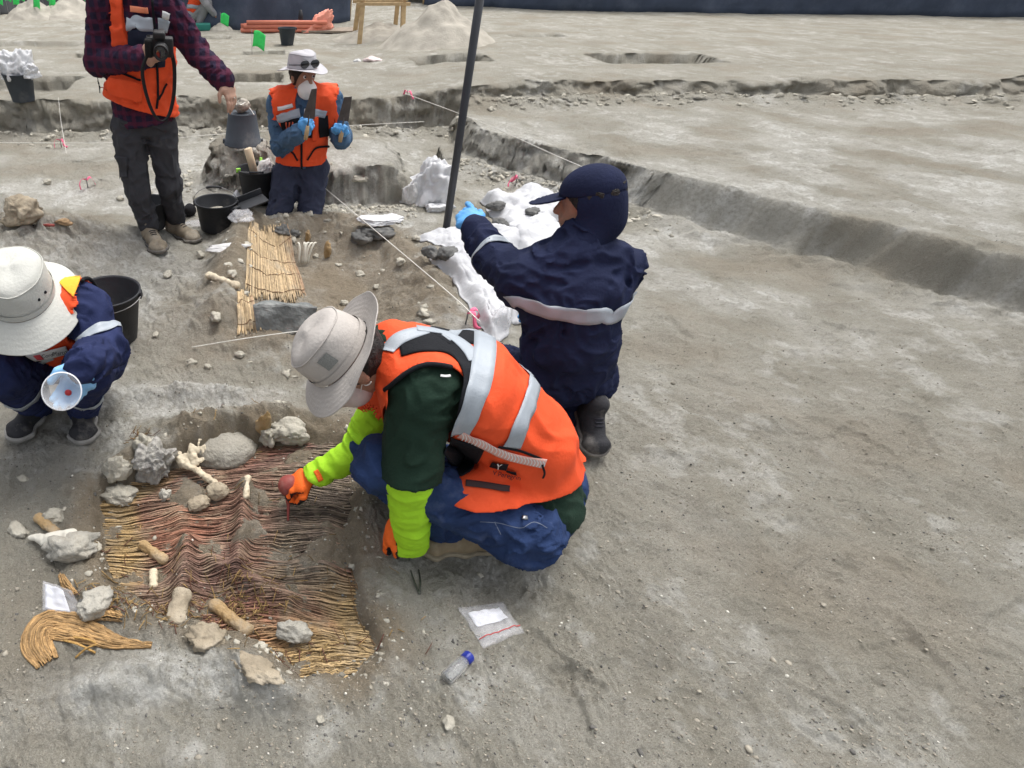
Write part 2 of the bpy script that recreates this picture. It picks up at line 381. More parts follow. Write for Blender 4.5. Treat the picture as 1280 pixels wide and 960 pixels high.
def H(x, y):
    x = np.atleast_1d(np.asarray(x, np.float64)); y = np.atleast_1d(np.asarray(y, np.float64))
    dist = np.hypot(y, 1.65)
    z = .030 * fbm(x * .55, y * .55, 3, 1) + .014 * fbm(x * 1.9, y * 1.9, 3, 2)
    lump = fbm(x * 6, y * 6, 3, 4)
    z = z + .009 * lump + .0065 * rid(x * 13 + .6 * lump, y * 13, 3, 5) * (dist < 9) + .0055 * rid(x * 26 + lump, y * 26, 3, 7) * (dist < 7) * (.35 + np.clip(n2(x * 3, y * 3, 44) + .5, 0, 1)) + .0042 * n2(x * 62, y * 62, 6) * (dist < 6) + .0030 * n2(x * 105, y * 105, 45) * (dist < 3.2)
    z = z + .0035 * n2(x * 4 + y * 9, (y * 4 - x * 9) * .35, 28) * (dist < 8) * (lump > -.2) + .018 * np.maximum(fbm(x * 3.1, y * 3.1, 3, 29) - .1, 0)
    for fx, fy, fa, fd in FOOT:
        k = (np.abs(x - fx) < .22) & (np.abs(y - fy) < .22)
        if k.any():
            c_, s_ = math.cos(fa), math.sin(fa); u = (x[k] - fx) * c_ + (y[k] - fy) * s_; v = -(x[k] - fx) * s_ + (y[k] - fy) * c_; w_ = .046 + .012 * ss(-.02, .08, u); q = np.maximum(np.abs(u) / .140, np.abs(v) / w_) + .25 * (np.abs(u) / .14) ** 4
            z[k] += fd * (-(1 - ss(.75, 1.0, q)) * (1 + .25 * np.sin(u * 260) * (q < .8)) + .45 * np.exp(-((q - 1.12) / .14) ** 2))
    crag = rid(x * 5 + .5 * lump, y * 5, 3, 8)
    near = 1 - ss(2.4, 3.2, y)
    # --- far terrace with its cut wall
    wy = wall_y(x); st = ss(0, .16, y - wy + .02 * n2(x * 7, y * 7, 9) + .07 * n2(x * 2, y * 2, 10) + .012 * rid(x * 6, y * 6, 3, 24))
    fl = .34 + .15 * ss(.9, 2.8, x) + .006 * (y - wy) * (y < 30)
    z = z * (1 - .5 * st) + st * fl + .03 * np.exp(-((y - wy - .2) / .2) ** 2) * n2(x * 3, y * 3, 11)
    z = z + .05 * np.exp(-((y - wy + .12) / .13) ** 2) * (1 + .8 * crag) * (y < wy + .05)
    for x0, x1, y0, y1, dp in _fp: z = z - dp * rect(x + .05 * n2(x * 2, y * 2, 77), y, x0, x1, y0, y1, .05)
    # --- right-hand block still standing
    e = (x - 1.85) * .806 + (y - 5.75) * .592; e2 = x - 1.80 - (y - 5.75) * .12
    blk = ss(0, .14, np.minimum(e, e2) + .02 * n2(x * 5, y * 5, 12) + .02 * rid(x * 5, y * 5, 3, 25) + .04 * n2(x * 1.6, y * 1.6, 13)) * (1 - st); z = z + .30 * blk
    z = z + .05 * np.exp(-((e + .1) / .15) ** 2) * (1 - st) * (y < 6) * (x > 1.6) * (1 + crag)
    # --- shelf behind the kneeling digger, soil pillar under the upturned bucket
    c = ss(0, .10, y - 4.60 - .05 * n2(x * 4, y * 4, 14) - .02 * rid(x * 7, y * 7, 3, 26)) * (1 - ss(5.3, 6.5, y)) * ss(.12, .22, x + .04 * n2(x * 6, y * 6, 15)) * (1 - ss(.92, 1.25, x + .05 * n2(x * 6, y * 6, 15)))
    z = z + .27 * c * (1 - st)
    r = np.hypot(x + .28, (y - 4.98) * 1.05) + .05 * n2(x * 5, y * 5, 16) + .05 * rid(x * 8, y * 8, 3, 27); z = z + .30 * (1 - ss(.20, .42, r)) + .08 * (1 - ss(.3, .75, r))
    z = z + .07 * bump(x, y, .95, 6.25, .35, .25) * (1 - st) + .10 * bump(x, y, .4, 6.6, .4, .15) * (1 - st)
    # --- bank behind the squatting digger
    z = z + .26 * bump(x, y, -1.60, 3.55, .66, .46, .2) * (1 + .4 * crag) + .16 * bump(x, y, -1.98, 4.12, .20, .18) * (1 + .4 * crag) + .05 * bump(x, y, -1.35, 3.2, .5, .3) * (1 + .5 * crag)
    z = z + .04 * bump(x, y, -.55, 3.0, .25, .5) * (1 + crag)
    # --- second grave: bank on its left, hollow to its right
    sd = poly_sd(x, y, PITA) + .06 * n2(x * 5, y * 5, 17) + .03 * n2(x * 14, y * 14, 18)
    z = z - .13 * (1 - ss(-.36, .10, sd)) + .040 * np.exp(-((sd - .09) / .17) ** 2) * (1 + .7 * crag)
    z = z + .13 * np.exp(-(seg_d(x, y, (-.30, 2.72), (-.20, 3.95)) / .14) ** 2) + .03 * bump(x, y, .15, 4.1, .3, .1) * (1 + crag)
    z = z + .016 * crag * (1 - ss(-.3, .12, sd))
    z = z + .05 * bump(x, y, .55, 3.95, .2, .2) * (1 + crag) + .06 * bump(x, y, .82, 3.2, .2, .3) * (1 + crag)
    # --- main grave
    sd = poly_sd(x, y, MAT_POLY) + .018 * n2(x * 9, y * 9, 19) + .012 * n2(x * 22, y * 22, 20)
    rim = np.exp(-((sd - .06) / .05) ** 2); left = ss(.05, -.25, x) 
    z = z + rim * (.020 + .022 * crag) * (.35 + .75 * left)
    z = z + .06 * bump(x, y, -.33, 1.80, .27, .11) * (1 + .8 * crag) + .045 * bump(x, y, .02, 1.90, .20, .08) * (1 + crag)
    mz = mat_z(x, y); sand = np.maximum(0, fbm(x * 5, y * 5, 4, 21) - .10) * .045 + .005 * n2(x * 40, y * 40, 22)
    inside = 1 - ss(-.035, .012, sd)
    for c_, h_, rx, ry in _hol[:2] + _hol[6:]: sand = sand + .022 * bump(x, y, c_[0], c_[1], rx * .9, ry * .9)
    z = z * (1 - inside) + (mz - .010 + sand) * inside
    # --- foreground scallops of salt crust
    z = z + near * (.062 * bump(x, y, *FC1, .17, .06, .25) * (1 + .9 * crag) + .052 * bump(x, y, *FC2, .13, .055, -.5) * (1 + .9 * crag) - .03 * bump(x, y, *FC3, .16, .06, .1) + .06 * bump(x, y, *FC4, .26, .06, 0) * (1 + .8 * crag))
    z = z + near * .016 * rid(x * 3.2, y * 4.5 , 4, 23) * (1 - inside)
    return z
FC1 = G(150, 865)[:2]; FC2 = G(320, 862)[:2]; FC3 = G(330, 915)[:2]; FC4 = G(250, 500)[:2]
def build_ground():
    ys = [-2.5, -1.6, -1.0, -.5, -.1, .1]
    y = .22
    while y < 420:
        ys.append(y); dd = math.hypot(y, 1.65); y += (.012 if 6.65 < y < 7.3 else .015 if 4.4 < y <= 6.65 else .0042 * dd) if y < 16 else (.015 * dd if y < 60 else .1 * dd)
    ys = np.array(ys); zz = .8 * np.maximum(ys, .2) + 1.0
    u = np.concatenate([np.linspace(-1.6, -.60, 26, endpoint=False), np.linspace(-.60, .60, 540, endpoint=False), np.linspace(.60, 1.7, 190)])
    X = u[None, :] * zz[:, None]; Y = np.repeat(ys[:, None], len(u), 1)
    Z = H(X.ravel(), Y.ravel()); x, y = X.ravel(), Y.ravel()
    Zg = Z.reshape(X.shape); dy_ = np.gradient(Zg, axis=0) / np.maximum(np.gradient(Y, axis=0), 1e-4); dx_ = np.gradient(Zg, axis=1) / np.maximum(np.gradient(X, axis=1), 1e-4); sl = np.hypot(dx_, dy_).ravel(); k = ss(.4, 1.2, sl) * (y > 4.4) * (y < 25)
    q = np.stack([x, y, Z], 1); d1 = n3(q, (4, 4, 13), 3) + .7 * n3(q, (11, 11, 22), 4) + .4 * n3(q, (26, 26, 45), 5); x = x - .030 * k * d1 * np.sign(dx_.ravel()) * (np.abs(dx_.ravel()) > np.abs(dy_.ravel()) * .5); y = y - .055 * k * d1
    me = mesh(np.stack([x, y, Z], 1), grid_faces(len(ys), len(u))[:, ::-1])
    # soil colours that belong to the soil itself
    n_lo = fbm(x * 1.3, y * 1.3, 4, 51); n_hi = fbm(x * 7, y * 7, 4, 52)
    crust = ss(.10, .80, .7 * n_lo + .75 * n_hi + .3 * fbm(x * 22, y * 22, 3, 57) - .1 * (y > 5)) * .55
    for c, rx, ry, a, s in (((*FC1,), .21, .07, .25, 2.2), ((*FC2,), .12, .055, -.5, 2.0), (G(255, 505)[:2], .30, .09, 0, 2.0), (G(415, 880)[:2], .07, .10, 0, .6), (G(60, 560)[:2], .28, .2, 0, .75), (G(270, 600)[:2], .1, .05, 0, .0), (G(200, 930)[:2], .2, .05, 0, .5), (G(160, 500)[:2], .25, .12, 0, .7), (G(640, 900)[:2], .2, .1, 0, .5), (G(260, 500)[:2], .25, .06, 0, .8)):
        crust = crust + s * bump(x, y, c[0], c[1], rx, ry, a) * np.clip(.62 + .6 * n_hi, .42, 2)
    crust = crust + .45 * ss(2.2, 3.2, y) * (1 - ss(5.5, 7, y)) * ss(0, .5, n_lo + .3)
    sdA = poly_sd(x, y, PITA); sdM = poly_sd(x, y, MAT_POLY)
    brown = 1.0 * (1 - ss(-.05, .42, sdA + .12 * n_hi)) + .95 * (1 - ss(.0, .13, sdM + .04 * n_hi)) + .6 * bump(x, y, -1.5, 3.55, .6, .35) + .35 * ss(.2, .8, -n_lo)
    brown = brown + .25 * (1 - ss(.2, .5, np.hypot(x + .28, y - 4.98))) + .12 * np.exp(-((y - wall_y(x) - .04) / .14) ** 2) + .3 * bump(x, y, -.5, 2.9, .35, .4)
    dark = .35 * ss(.25, .8, fbm(x * 2.2, y * 2.2, 4, 54) + .2 * n_hi) * (y < 4) + .9 * bump(x, y, *G(75, 845)[:2], .12, .06) + .2 * bump(x, y, *G(330, 925)[:2], .30, .05)
    mott = .5 + .5 * np.clip(fbm(x * 18, y * 18, 3, 55), -1, 1)
    attr(me, 'crust', np.clip(crust * (1 - .7 * np.clip(brown, 0, 1)), 0, 1)); attr(me, 'brown', np.clip(brown, 0, 1)); attr(me, 'dark', np.clip(dark, 0, 1)); attr(me, 'mott', mott)
    m = bpy.data.materials.new('soil'); m.use_nodes = True; t = m.node_tree; N = t.nodes; L = t.links; b = N['Principled BSDF']; b.inputs['Roughness'].default_value = .95; b.inputs['Specular IOR Level'].default_value = .15
    tc = N.new('ShaderNodeTexCoord')
    def noise(sc, det=6, ro=.6):
        n = N.new('ShaderNodeTexNoise'); n.inputs['Scale'].default_value = sc; n.inputs['Detail'].default_value = det; n.inputs['Roughness'].default_value = ro; L.new(tc.outputs['Object'], n.inputs['Vector']); return n.outputs[0]
    def A(nm): q = N.new('ShaderNodeAttribute'); q.attribute_name = nm; return q.outputs['Fac']
    def mix(f, c1, c2):
        x_ = N.new('ShaderNodeMix'); x_.data_type = 'RGBA'
        for k, s in ((0, f), (6, c1), (7, c2)):
            if isinstance(s, tuple): x_.inputs[k].default_value = (*s, 1)
            elif isinstance(s, (int, float)): x_.inputs[k].default_value = s
            else: L.new(s, x_.inputs[k])
        return x_.outputs[2]
    def mrange(s, a, b_, c=0, d=1):
        r = N.new('ShaderNodeMapRange'); r.inputs[1].default_value = a; r.inputs[2].default_value = b_; r.inputs[3].default_value = c; r.inputs[4].default_value = d; L.new(s, r.inputs[0]); return r.outputs[0]
    def mul(a, b_):
        q = N.new('ShaderNodeMath'); q.operation = 'MULTIPLY'
        for k, s in enumerate((a, b_)):
            if isinstance(s, (int, float)): q.inputs[k].default_value = s
            else: L.new(s, q.inputs[k])
        return q.outputs[0]
    c = mix(mrange(noise(2.5, 8), .35, .65), (.405, .386, .318), (.545, .526, .456))
    c = mix(mul(A('brown'), .95), c, (.370, .300, .208))
    c = mix(mul(A('dark'), mrange(noise(60, 4), .35, .6, .2, .8)), c, (.19, .18, .155))
    c = mix(mrange(noise(120, 4, .75), .55, .68, 0, .50), c, (.150, .135, .110))
    c = mix(mrange(noise(190, 2, .6), .63, .71, 0, .65), c, (.62, .60, .55))
    c = mix(mrange(noise(330, 3, .7), .35, .60, 0, .45), c, (.20, .18, .15))
    c = mix(mul(A('crust'), mrange(noise(38, 8, .75), .34, .56, .10, .92)), c, (.740, .735, .690))
    c = mix(mul(A('mott'), .16), c, (.30, .26, .20))
    L.new(c, b.inputs['Base Color'])
    b1 = N.new('ShaderNodeBump'); b1.inputs['Strength'].default_value = 1.0; b1.inputs['Distance'].default_value = .035; L.new(noise(45, 10, .68), b1.inputs['Height'])
    b2 = N.new('ShaderNodeBump'); b2.inputs['Strength'].default_value = .9; b2.inputs['Distance'].default_value = .012; L.new(noise(190, 5, .75), b2.inputs['Height']); L.new(b1.outputs[0], b2.inputs['Normal'])
    L.new(b2.outputs[0], b.inputs['Normal'])
    o = link('ground', me, m); o['kind'] = 'structure'; MATS['soil'] = m
    # soil for heaps and clods, without the sheet's own zones
    return o
GROUND = build_ground()


from mathutils.bvhtree import BVHTree
bpy.context.view_layer.update()
_BVH = BVHTree.FromObject(GROUND, bpy.context.evaluated_depsgraph_get())
def hz(x, y):
    p, n, i, d = _BVH.ray_cast(Vector((float(x), float(y), 9)), Vector((0, 0, -1))); return p.z if p is not None else 0.0
def GT(px, py, lift=0.0):         # where a pixel ray meets the ground
    p, n, i, d = _BVH.ray_cast(Vector(EYE), Vector(ray(px, py)).normalized()); p = np.array(p) if p is not None else G(px, py, 0)
    return p + V3(0, 0, lift)
# ------------------------------------------------------------------ materials
SOIL2 = mat('soil_clod', (.43, .405, .34), .95, .22, 14, .9, 60, .1, var2=.15, sc2=3, stain=((.55, .53, .48), 9, .55, .6))
SOILB = mat('soil_brown', (.36, .305, .225), .95, .25, 14, .9, 60, .1, var2=.15, sc2=3, stain=((.42, .38, .31), 12, .5, .6))
STONE = mat('grey_stone', (.19, .20, .195), .85, .25, 10, .7, 50, .25, stain=((.40, .39, .36), 5, .5, .6))
STONED = mat('dark_stone', (.135, .135, .13), .85, .25, 10, .7, 50, .25, stain=((.33, .31, .28), 6, .52, .7))
CRUST = mat('salt_crust', (.46, .44, .385), .9, .25, 18, 1.0, 55, .2, var2=.2, sc2=4, stain=((.30, .27, .215), 8, .44, .85))
CRUSTG = mat('grey_crust', (.40, .385, .35), .8, .40, 26, 1.0, 70, .3, stain=((.22, .21, .20), 20, .45, .9))
BONE = mat('bone', (.62, .54, .40), .6, .15, 20, .35, 70, .35, stain=((.36, .28, .18), 14, .5, .7))
BONEW = mat('bone_white', (.72, .69, .60), .6, .12, 20, .35, 70, .35, stain=((.45, .40, .32), 14, .55, .6))
BONEB = mat('bone_brown', (.40, .27, .13), .7, .2, 25, .5, 90, .3, stain=((.36, .31, .24), 12, .45, .75))
TAN = mat('reed', None, .75, .18, 40, .5, 160, .25, attrib='tint')
FIBRE = mat('orange_fibre', (.44, .27, .095), .85, .30, 30, .9, 130, .15, var2=.2, sc2=5, stain=((.25, .12, .05), 30, .58, .7))
WOODL = mat('pale_wood', (.47, .34, .19), .7, .15, 20, .4, 90, .3)
rng = np.random.RandomState(11)

# ------------------------------------------------------------------ the reed mat in the near grave
def reed_geo(p, r, n=5, flat=.6):
    v, f = tube_geo(p, r, n, True, flat); return v, f
def tint_at(u, v, j):
    u = np.asarray(u); a = np.clip(n2(u * 5, np.full_like(u, v * 5), 61) * .8 + .5, 0, 1); b = np.clip(n2(u * 3, np.full_like(u, v * 4 + 9), 62) + .5, 0, 1)
    tan = np.array([.47, .325, .155]); red = np.array([.300, .125, .080]); pur = np.array([.225, .130, .105]); gry = np.array([.21, .175, .145]); dust = np.array([.38, .30, .20])
    edge = np.clip(ss(.20, .10, u + .1 * (a - .5)) * ss(.08, .2, v) * 1.0 + ss(.80, .92, u + .06 * (a - .5)) * ss(.50, .66, v) + ss(.74, .90, v + .12 * (u - .5) + .05 * a), 0, 1)
    mid = red * (1 - b)[:, None] + pur * b[:, None]
    gr = ss(.60, .75, u) * (1 - ss(.88, .98, u) * ss(.3, .5, v)) * (1 - ss(.55, .72, v)) * .9; mid = mid * (1 - gr[:, None]) + gry * gr[:, None] * .8
    c = mid * (1 - edge[:, None]) + tan * edge[:, None]
    k = .50 * a * (.4 + .6 * rng.rand()); c = c * (1 - k[:, None]) + dust * k[:, None]
    return c * j
def build_mat():
    root = thing('reed_mat', 'decayed reed burial mat with dark red and tan strands spread across the near grave', 'mat', (*G(290, 700)[:2], -.03))
    o3 = np.array(root.location)
    # backing weave under the single strands
    nu, nv = 90, 90; u, v = np.meshgrid(np.linspace(.0, 1, nu), np.linspace(.0, 1, nv), indexing='ij'); x, y = mat_xy(u, v); z = mat_z(x, y) - .0045
    me = mesh(np.stack([x, y, z], -1).reshape(-1, 3) - o3, grid_faces(nu, nv)[:, ::-1]); cols = np.zeros((nu * nv, 3))
    for j in range(nv): cols[j::nv] = tint_at(np.linspace(0, 1, nu), v[0, j], .42)
    cattr(me, 'tint', cols); link('mat_backing', me, TAN, root)
    rows = 150
    def field(uu, vv, k):          # shared drift that bundles the strands, plus each strand's own wander
        m = len(uu); return .006 * n2(uu * 6, np.full(m, vv * 9), 63) + .0035 * n2(uu * 15, np.full(m, vv * 22), 64) + .004 * n2(uu * 7, np.full(m, k * .9), 65) + .0025 * n2(uu * 22, np.full(m, k * 1.7), 66)
    def strand(u0, u1, vv, k, rr, up, ang=0, jit=1.0):
        m = max(8, int(72 * (u1 - u0))); uu = np.linspace(u0, u1, m); x, y = mat_xy(uu, np.clip(vv + field(uu, vv, k) + ang * (uu - uu.mean()), 0, 1))
        z = mat_z(x, y) + up + .0028 * n2(uu * 11, np.full(m, k * 2.3), 68); r_ = rr * (1 + .30 * n2(uu * 16, np.full(m, k * 3.1), 69)); r_[0] *= .45; r_[-1] *= .45
        dust = np.clip(n2(x * 16, y * 16, 70) + .6 * n2(x * 45, y * 45, 71) + .1, 0, 1)[:, None] * .6; c = tint_at(uu, vv, jit); c = c * (1 - dust) + np.array([.37, .29, .195]) * dust
        g, f = reed_geo(np.stack([x, y, z], -1) - o3, r_, 5, .38); return g, f, np.repeat(c, 5, 0)
    n_ = 0
    for k in range(rows):
        vv = (k + rng.uniform(-.4, .4)) / rows
        if not 0 < vv < 1: continue
        cuts = sorted(rng.uniform(.08, .92, rng.choice([0, 1, 1, 2]))); u_ = [rng.uniform(0, .04)] + list(cuts) + [1 - rng.uniform(0, .04)]
        for a_, b_ in zip(u_[:-1], u_[1:]):
            if b_ - a_ < .07 or n_ >= 298: continue
            g, f, c = strand(a_ - rng.uniform(0, .02), b_ + rng.uniform(-.03, .02), vv + rng.uniform(-.006, .006), k + rng.rand(), rng.uniform(.0020, .0034), .0012 + rng.uniform(-.002, .004), rng.uniform(-.03, .03), rng.uniform(.45, 1.4)); me = mesh(g, f); cattr(me, 'tint', c); link('reed', me, TAN, root); n_ += 1
    bq = MB(); cq = []
    for k in range(2600):             # split and broken fibres lying over and under the reeds
        vv = rng.uniform(.01, .99); L = .03 + .22 * rng.rand() ** 2; u0 = rng.uniform(0, 1 - L); g, f, c = strand(u0, u0 + L, vv, k * .37, rng.uniform(.0006, .0014), rng.uniform(-.001, .004), rng.normal() * .06, rng.uniform(.4, 1.6)); bq.add(g, f); cq.append(c)
    o = bq.build('broken_fibres', TAN, root); cattr(o.data, 'tint', np.concatenate(cq)); o['kind'] = 'stuff'
    # selvedge cord down the right edge, loose straws where the mat is torn
    for uo in (.985, .96):
        vv = np.linspace(.36, .97, 80); x, y = mat_xy(np.full(80, uo), vv); z = mat_z(x, y) + .005 + .001 * np.sin(np.arange(80) * 1.9); g, f = reed_geo(np.stack([x, y, z], -1) - o3, .0017, 5, 1)
        me = mesh(g, f); cattr(me, 'tint', np.tile([.19, .12, .06], (len(g), 1))); link('edge_cord', me, TAN, root)
    b = MB(); cl = []
    for cx, cy, n, sx, sy in ((290, 760, 120, 30, 14), (205, 770, 70, 22, 18), (140, 768, 80, 18, 8), (300, 735, 50, 20, 15), (262, 740, 50, 30, 25), (400, 812, 40, 50, 12), (340, 720, 30, 60, 40), (175, 560, 24, 8, 4), (150, 690, 30, 14, 40), (310, 620, 30, 60, 50)):
        for _ in range(n):
            p = G(cx + rng.normal() * sx, cy + rng.normal() * sy, MZ); a = rng.uniform(0, math.pi); L = rng.uniform(.015, .05); t = np.linspace(-.5, .5, 4); x = p[0] + t * L * math.cos(a); y = p[1] + t * L * math.sin(a)
            z = np.maximum(mat_z(x, y), H(x, y)) + .003 + rng.rand() * .008 + t * rng.uniform(-.012, .012); g, f = reed_geo(np.stack([x, y, z], -1) - o3, rng.uniform(.0009, .0018), 4, 1); b.add(g, f); c = np.array([.36, .24, .10]) * rng.uniform(.4, 1.3) if rng.rand() < .65 else np.array([.15, .07, .05]); cl.append(np.tile(c, (len(g), 1)))
    o = b.build('loose_straw', TAN, root); cattr(o.data, 'tint', np.concatenate(cl)); o['kind'] = 'stuff'
build_mat()

# ------------------------------------------------------------------ the mat lining the second grave
def build_mat2(px_quad, n, label, seed, cords):
    r2 = np.random.RandomState(seed); q = [GT(*k) for k in px_quad]; root = thing('reed_mat', label, 'mat', q[3]); o3 = np.array(root.location)
    for k in range(n):
        s = (k + r2.uniform(-.25, .25)) / (n - 1); a = q[0] + (q[1] - q[0]) * s; b = q[3] + (q[2] - q[3]) * s
        t = np.linspace(r2.uniform(-.03, .05), 1 + r2.uniform(-.10, .03), 22); x = a[0] + (b[0] - a[0]) * t + .003 * n2(t * 4, np.full(22, k * .8), seed); y = a[1] + (b[1] - a[1]) * t
        h_ = H(x, y); z = h_ * .75 + .25 * (a[2] + (b[2] - a[2]) * t) + .006 + r2.uniform(0, .006) - .016 * ss(.80, 1.0, t) * r2.rand()
        g, f = reed_geo(np.stack([x, y, z], -1) - o3, r2.uniform(.0026, .0046), 5, .6); me = mesh(g, f)
        c = np.array([.52, .39, .235]) * r2.uniform(.62, 1.2); red = ss(.72, 1, np.array(s)) * (r2.rand() < .8); c = c * (1 - .6 * red) + np.array([.33, .19, .13]) * .6 * red
        du = np.clip(n2(x * 9, y * 9, 72) + .7 * n2(x * 26, y * 26, 73), 0, 1)[:, None] * .7; cattr(me, 'tint', np.repeat(c * (1 - du) + np.array([.36, .31, .235]) * du, 5, 0)); link('reed', me, TAN, root)
    for t in cords:
        s = np.linspace(0, 1, 40); x = (q[0][0] + (q[3][0] - q[0][0]) * t) * (1 - s) + (q[1][0] + (q[2][0] - q[1][0]) * t) * s; y = (q[0][1] + (q[3][1] - q[0][1]) * t) * (1 - s) + (q[1][1] + (q[2][1] - q[1][1]) * t) * s + .015 * n2(s * 3, s * 0 + t * 20, seed)
        zz = (q[0][2] + (q[3][2] - q[0][2]) * t) * (1 - s) + (q[1][2] + (q[2][2] - q[1][2]) * t) * s; z = H(x, y) * .75 + .25 * zz + .013
        g, f = reed_geo(np.stack([x, y, z], -1) - o3, .0028, 5, 1); me = mesh(g, f); cattr(me, 'tint', np.tile([.22, .14, .08], (len(g), 1))); link('cord', me, TAN, root)
build_mat2(((312, 281), (360, 281), (384, 371), (307, 369)), 70, 'pale straw mat lining the bank of the far grave above the grey slab', 5, (.18, .42, .66, .88))
build_mat2(((297, 366), (314, 366), (326, 414), (297, 420)), 26, 'small strip of tan matting left of the grey slab', 6, (.3, .75))

# ------------------------------------------------------------------ stones, clods, bones
def rock_geo(dims, seed, rough=.25, sub=4, facet=4, sc=2.2):
    bm = bmesh.new(); bmesh.ops.create_icosphere(bm, subdivisions=sub, radius=1); v = np.array([q.co[:] for q in bm.verts]); f = np.array([[q.index for q in k.verts] for k in bm.faces]); bm.free()
    r2 = np.random.RandomState(seed)
    for _ in range(facet):
        n = nrm(r2.normal(size=3)); d = r2.uniform(.62, .85); s = v @ n - d; v = v - np.maximum(s, 0)[:, None] * n * .92
    w = v + .35 * np.stack([n3(v, 1.6, seed + 4), n3(v, 1.6, seed + 5), n3(v, 1.6, seed + 6)], 1)
    d = n3(w, sc, seed) * rough - np.abs(n3(w, sc * 2.3, seed + 1)) * rough * .7 + n3(w, sc * 5, seed + 2) * rough * .30 - np.abs(n3(w, sc * 9, seed + 3)) * rough * .25
    v = v * (1 + d)[:, None] * np.asarray(dims)
    return v, f
def rotz(a): c, s = math.cos(a), math.sin(a); return np.array([[c, -s, 0], [s, c, 0], [0, 0, 1]])
def rotx(a): c, s = math.cos(a), math.sin(a); return np.array([[1, 0, 0], [0, c, -s], [0, s, c]])
def roty(a): c, s = math.cos(a), math.sin(a); return np.array([[c, 0, s], [0, 1, 0], [-s, 0, c]])
def rock(name, label, cat, px, py, dims, m, seed, rot=0, rough=.25, sink=.58, tilt=0, group=None, facet=4, loc=None, sub=4, sc=2.2):
    p = GT(px, py) if loc is None else np.asarray(loc, float); v, f = rock_geo(dims, seed, rough, sub, facet, sc); v = v @ (rotz(rot) @ rotx(tilt)).T
    v[:, 2] -= v[:, 2].min() * (1 - sink); o = link(name, mesh(v, f), m); o.location = tuple(p); return tag(o, label, cat, group)
def slab():
    p = GT(357, 410); bm = bmesh.new(); bmesh.ops.create_cube(bm, size=2); bmesh.ops.subdivide_edges(bm, edges=bm.edges[:], cuts=14, use_grid_fill=True); v = np.array([q.co[:] for q in bm.verts]); f = [[q.index for q in k.verts] for k in bm.faces]; bm.free()
    v = v * (1 - .10 * (np.abs(v[:, [1, 2, 0]]) > .93)) ; x, y, z = v.T.copy(); v = np.stack([x * (.138 + .012 * z - .02 * y) , y * .05, z * (.070 + .016 * np.where(x < 0, 1, -.6) * np.abs(x))], 1)
    v[:, 2] -= .02 * (v[:, 2] < 0) * (1 - x * .5); v += .010 * np.stack([n3(v, 16, 1), n3(v, 16, 2), n3(v, 16, 3)], 1) + .004 * np.stack([n3(v, 45, 4), n3(v, 45, 5), n3(v, 45, 6)], 1); v = v @ (rotz(.08) @ rotx(-.30)).T; v[:, 2] += .068
    o = link('stone_slab', mesh(v, f), STONE, None, False); o.location = tuple(p); tag(o, 'thick grey stone slab set on edge across the near end of the far grave', 'stone')
slab()
rock('stone', 'dark stone lodged at the top of the straw mat beside the kneeling knees', 'stone', 352, 292, (.065, .05, .045), STONED, 4, .4)
rock('stone', 'small dark lump right of the stone on the straw mat', 'stone', 368, 294, (.04, .035, .03), STONED, 5)
rock('stone', 'dark broad stone in the far grave under the string', 'stone', 452, 301, (.085, .08, .05), STONED, 6, .2, .2, .5)
# heap of lumps along the far edge of the near grave
rock('pot_dome', 'smooth rounded grey vessel dome half buried at the head of the near grave', 'vessel', 280, 562, (.15, .11, .075), mat('dusty_clay', (.33, .31, .265), .95, .15, 9, .8, 70, .1, stain=((.38, .36, .32), 8, .5, .6)), 8, .1, .09, .95, facet=1)
rock('crusted_lump', 'jagged grey crusted lump at the corner of the near grave', 'lump', 196, 592, (.085, .07, .10), CRUSTG, 9, .4, .36, .25, sc=1.9, sub=5)
rock('clod', 'upright earth clod left of the crusted lump', 'clod', 148, 592, (.055, .04, .06), SOIL2, 10, .5, .28)
rock('clod', 'flat earth clod on the left edge of the reed mat', 'clod', 152, 622, (.085, .05, .03), SOIL2, 12, -.3, .3)
rock('clod', 'small pale clod below the crusted lump on the mat', 'clod', 207, 622, (.028, .025, .03), CRUST, 13)
rock('clod', 'dark pointed clod behind the crusted lump', 'clod', 182, 560, (.05, .04, .045), SOIL2, 14, .3, .35)
rock('clod', 'grey lump resting against the vessel dome', 'clod', 300, 566, (.045, .035, .04), CRUST, 15, .2, .25)
rock('clod', 'large pale clod on the far edge of the mat behind the gloved hand', 'clod', 362, 545, (.085, .06, .05), SOIL2, 16, -.2, .3)
rock('clod', 'long pale clod bank beside the tall brown shard', 'clod', 338, 548, (.05, .05, .05), SOIL2, 17, .2, .3)
rock('clod', 'rounded sandy lump at the lower end of the splayed bone', 'clod', 272, 620, (.045, .036, .034), SOILB, 18, .2, .12, .25, facet=1)
rock('clod', 'angular sandy lump on the mat below the splayed bone', 'clod', 249, 634, (.046, .036, .026), SOILB, 19, .4, .18, .2)
rock('clod', 'sandy clod at the near end of the mat ridge', 'clod', 258, 800, (.06, .045, .035), SOILB, 21, .2, .35, .8)
rock('stone', 'pale angular stone lying on the near fold of the mat', 'stone', 367, 796, (.055, .036, .036), CRUST, 22, -.15, .2, .25)
rock('stone', 'white crusty stone beside the small zip bag', 'stone', 122, 760, (.062, .045, .035), CRUST, 23, .5, .3, .3)
rock('stone', 'dark pebble by the white crusty stone and zip bag', 'stone', 102, 756, (.016, .014, .014), STONED, 24)
rock('stone', 'grey pebble nestled below the dark pebble and zip bag', 'stone', 111, 768, (.022, .018, .018), STONE, 25)
rock('clod', 'earth lump with white crust behind the jaw shaped bone', 'clod', 66, 650, (.05, .04, .028), SOIL2, 26, .3)
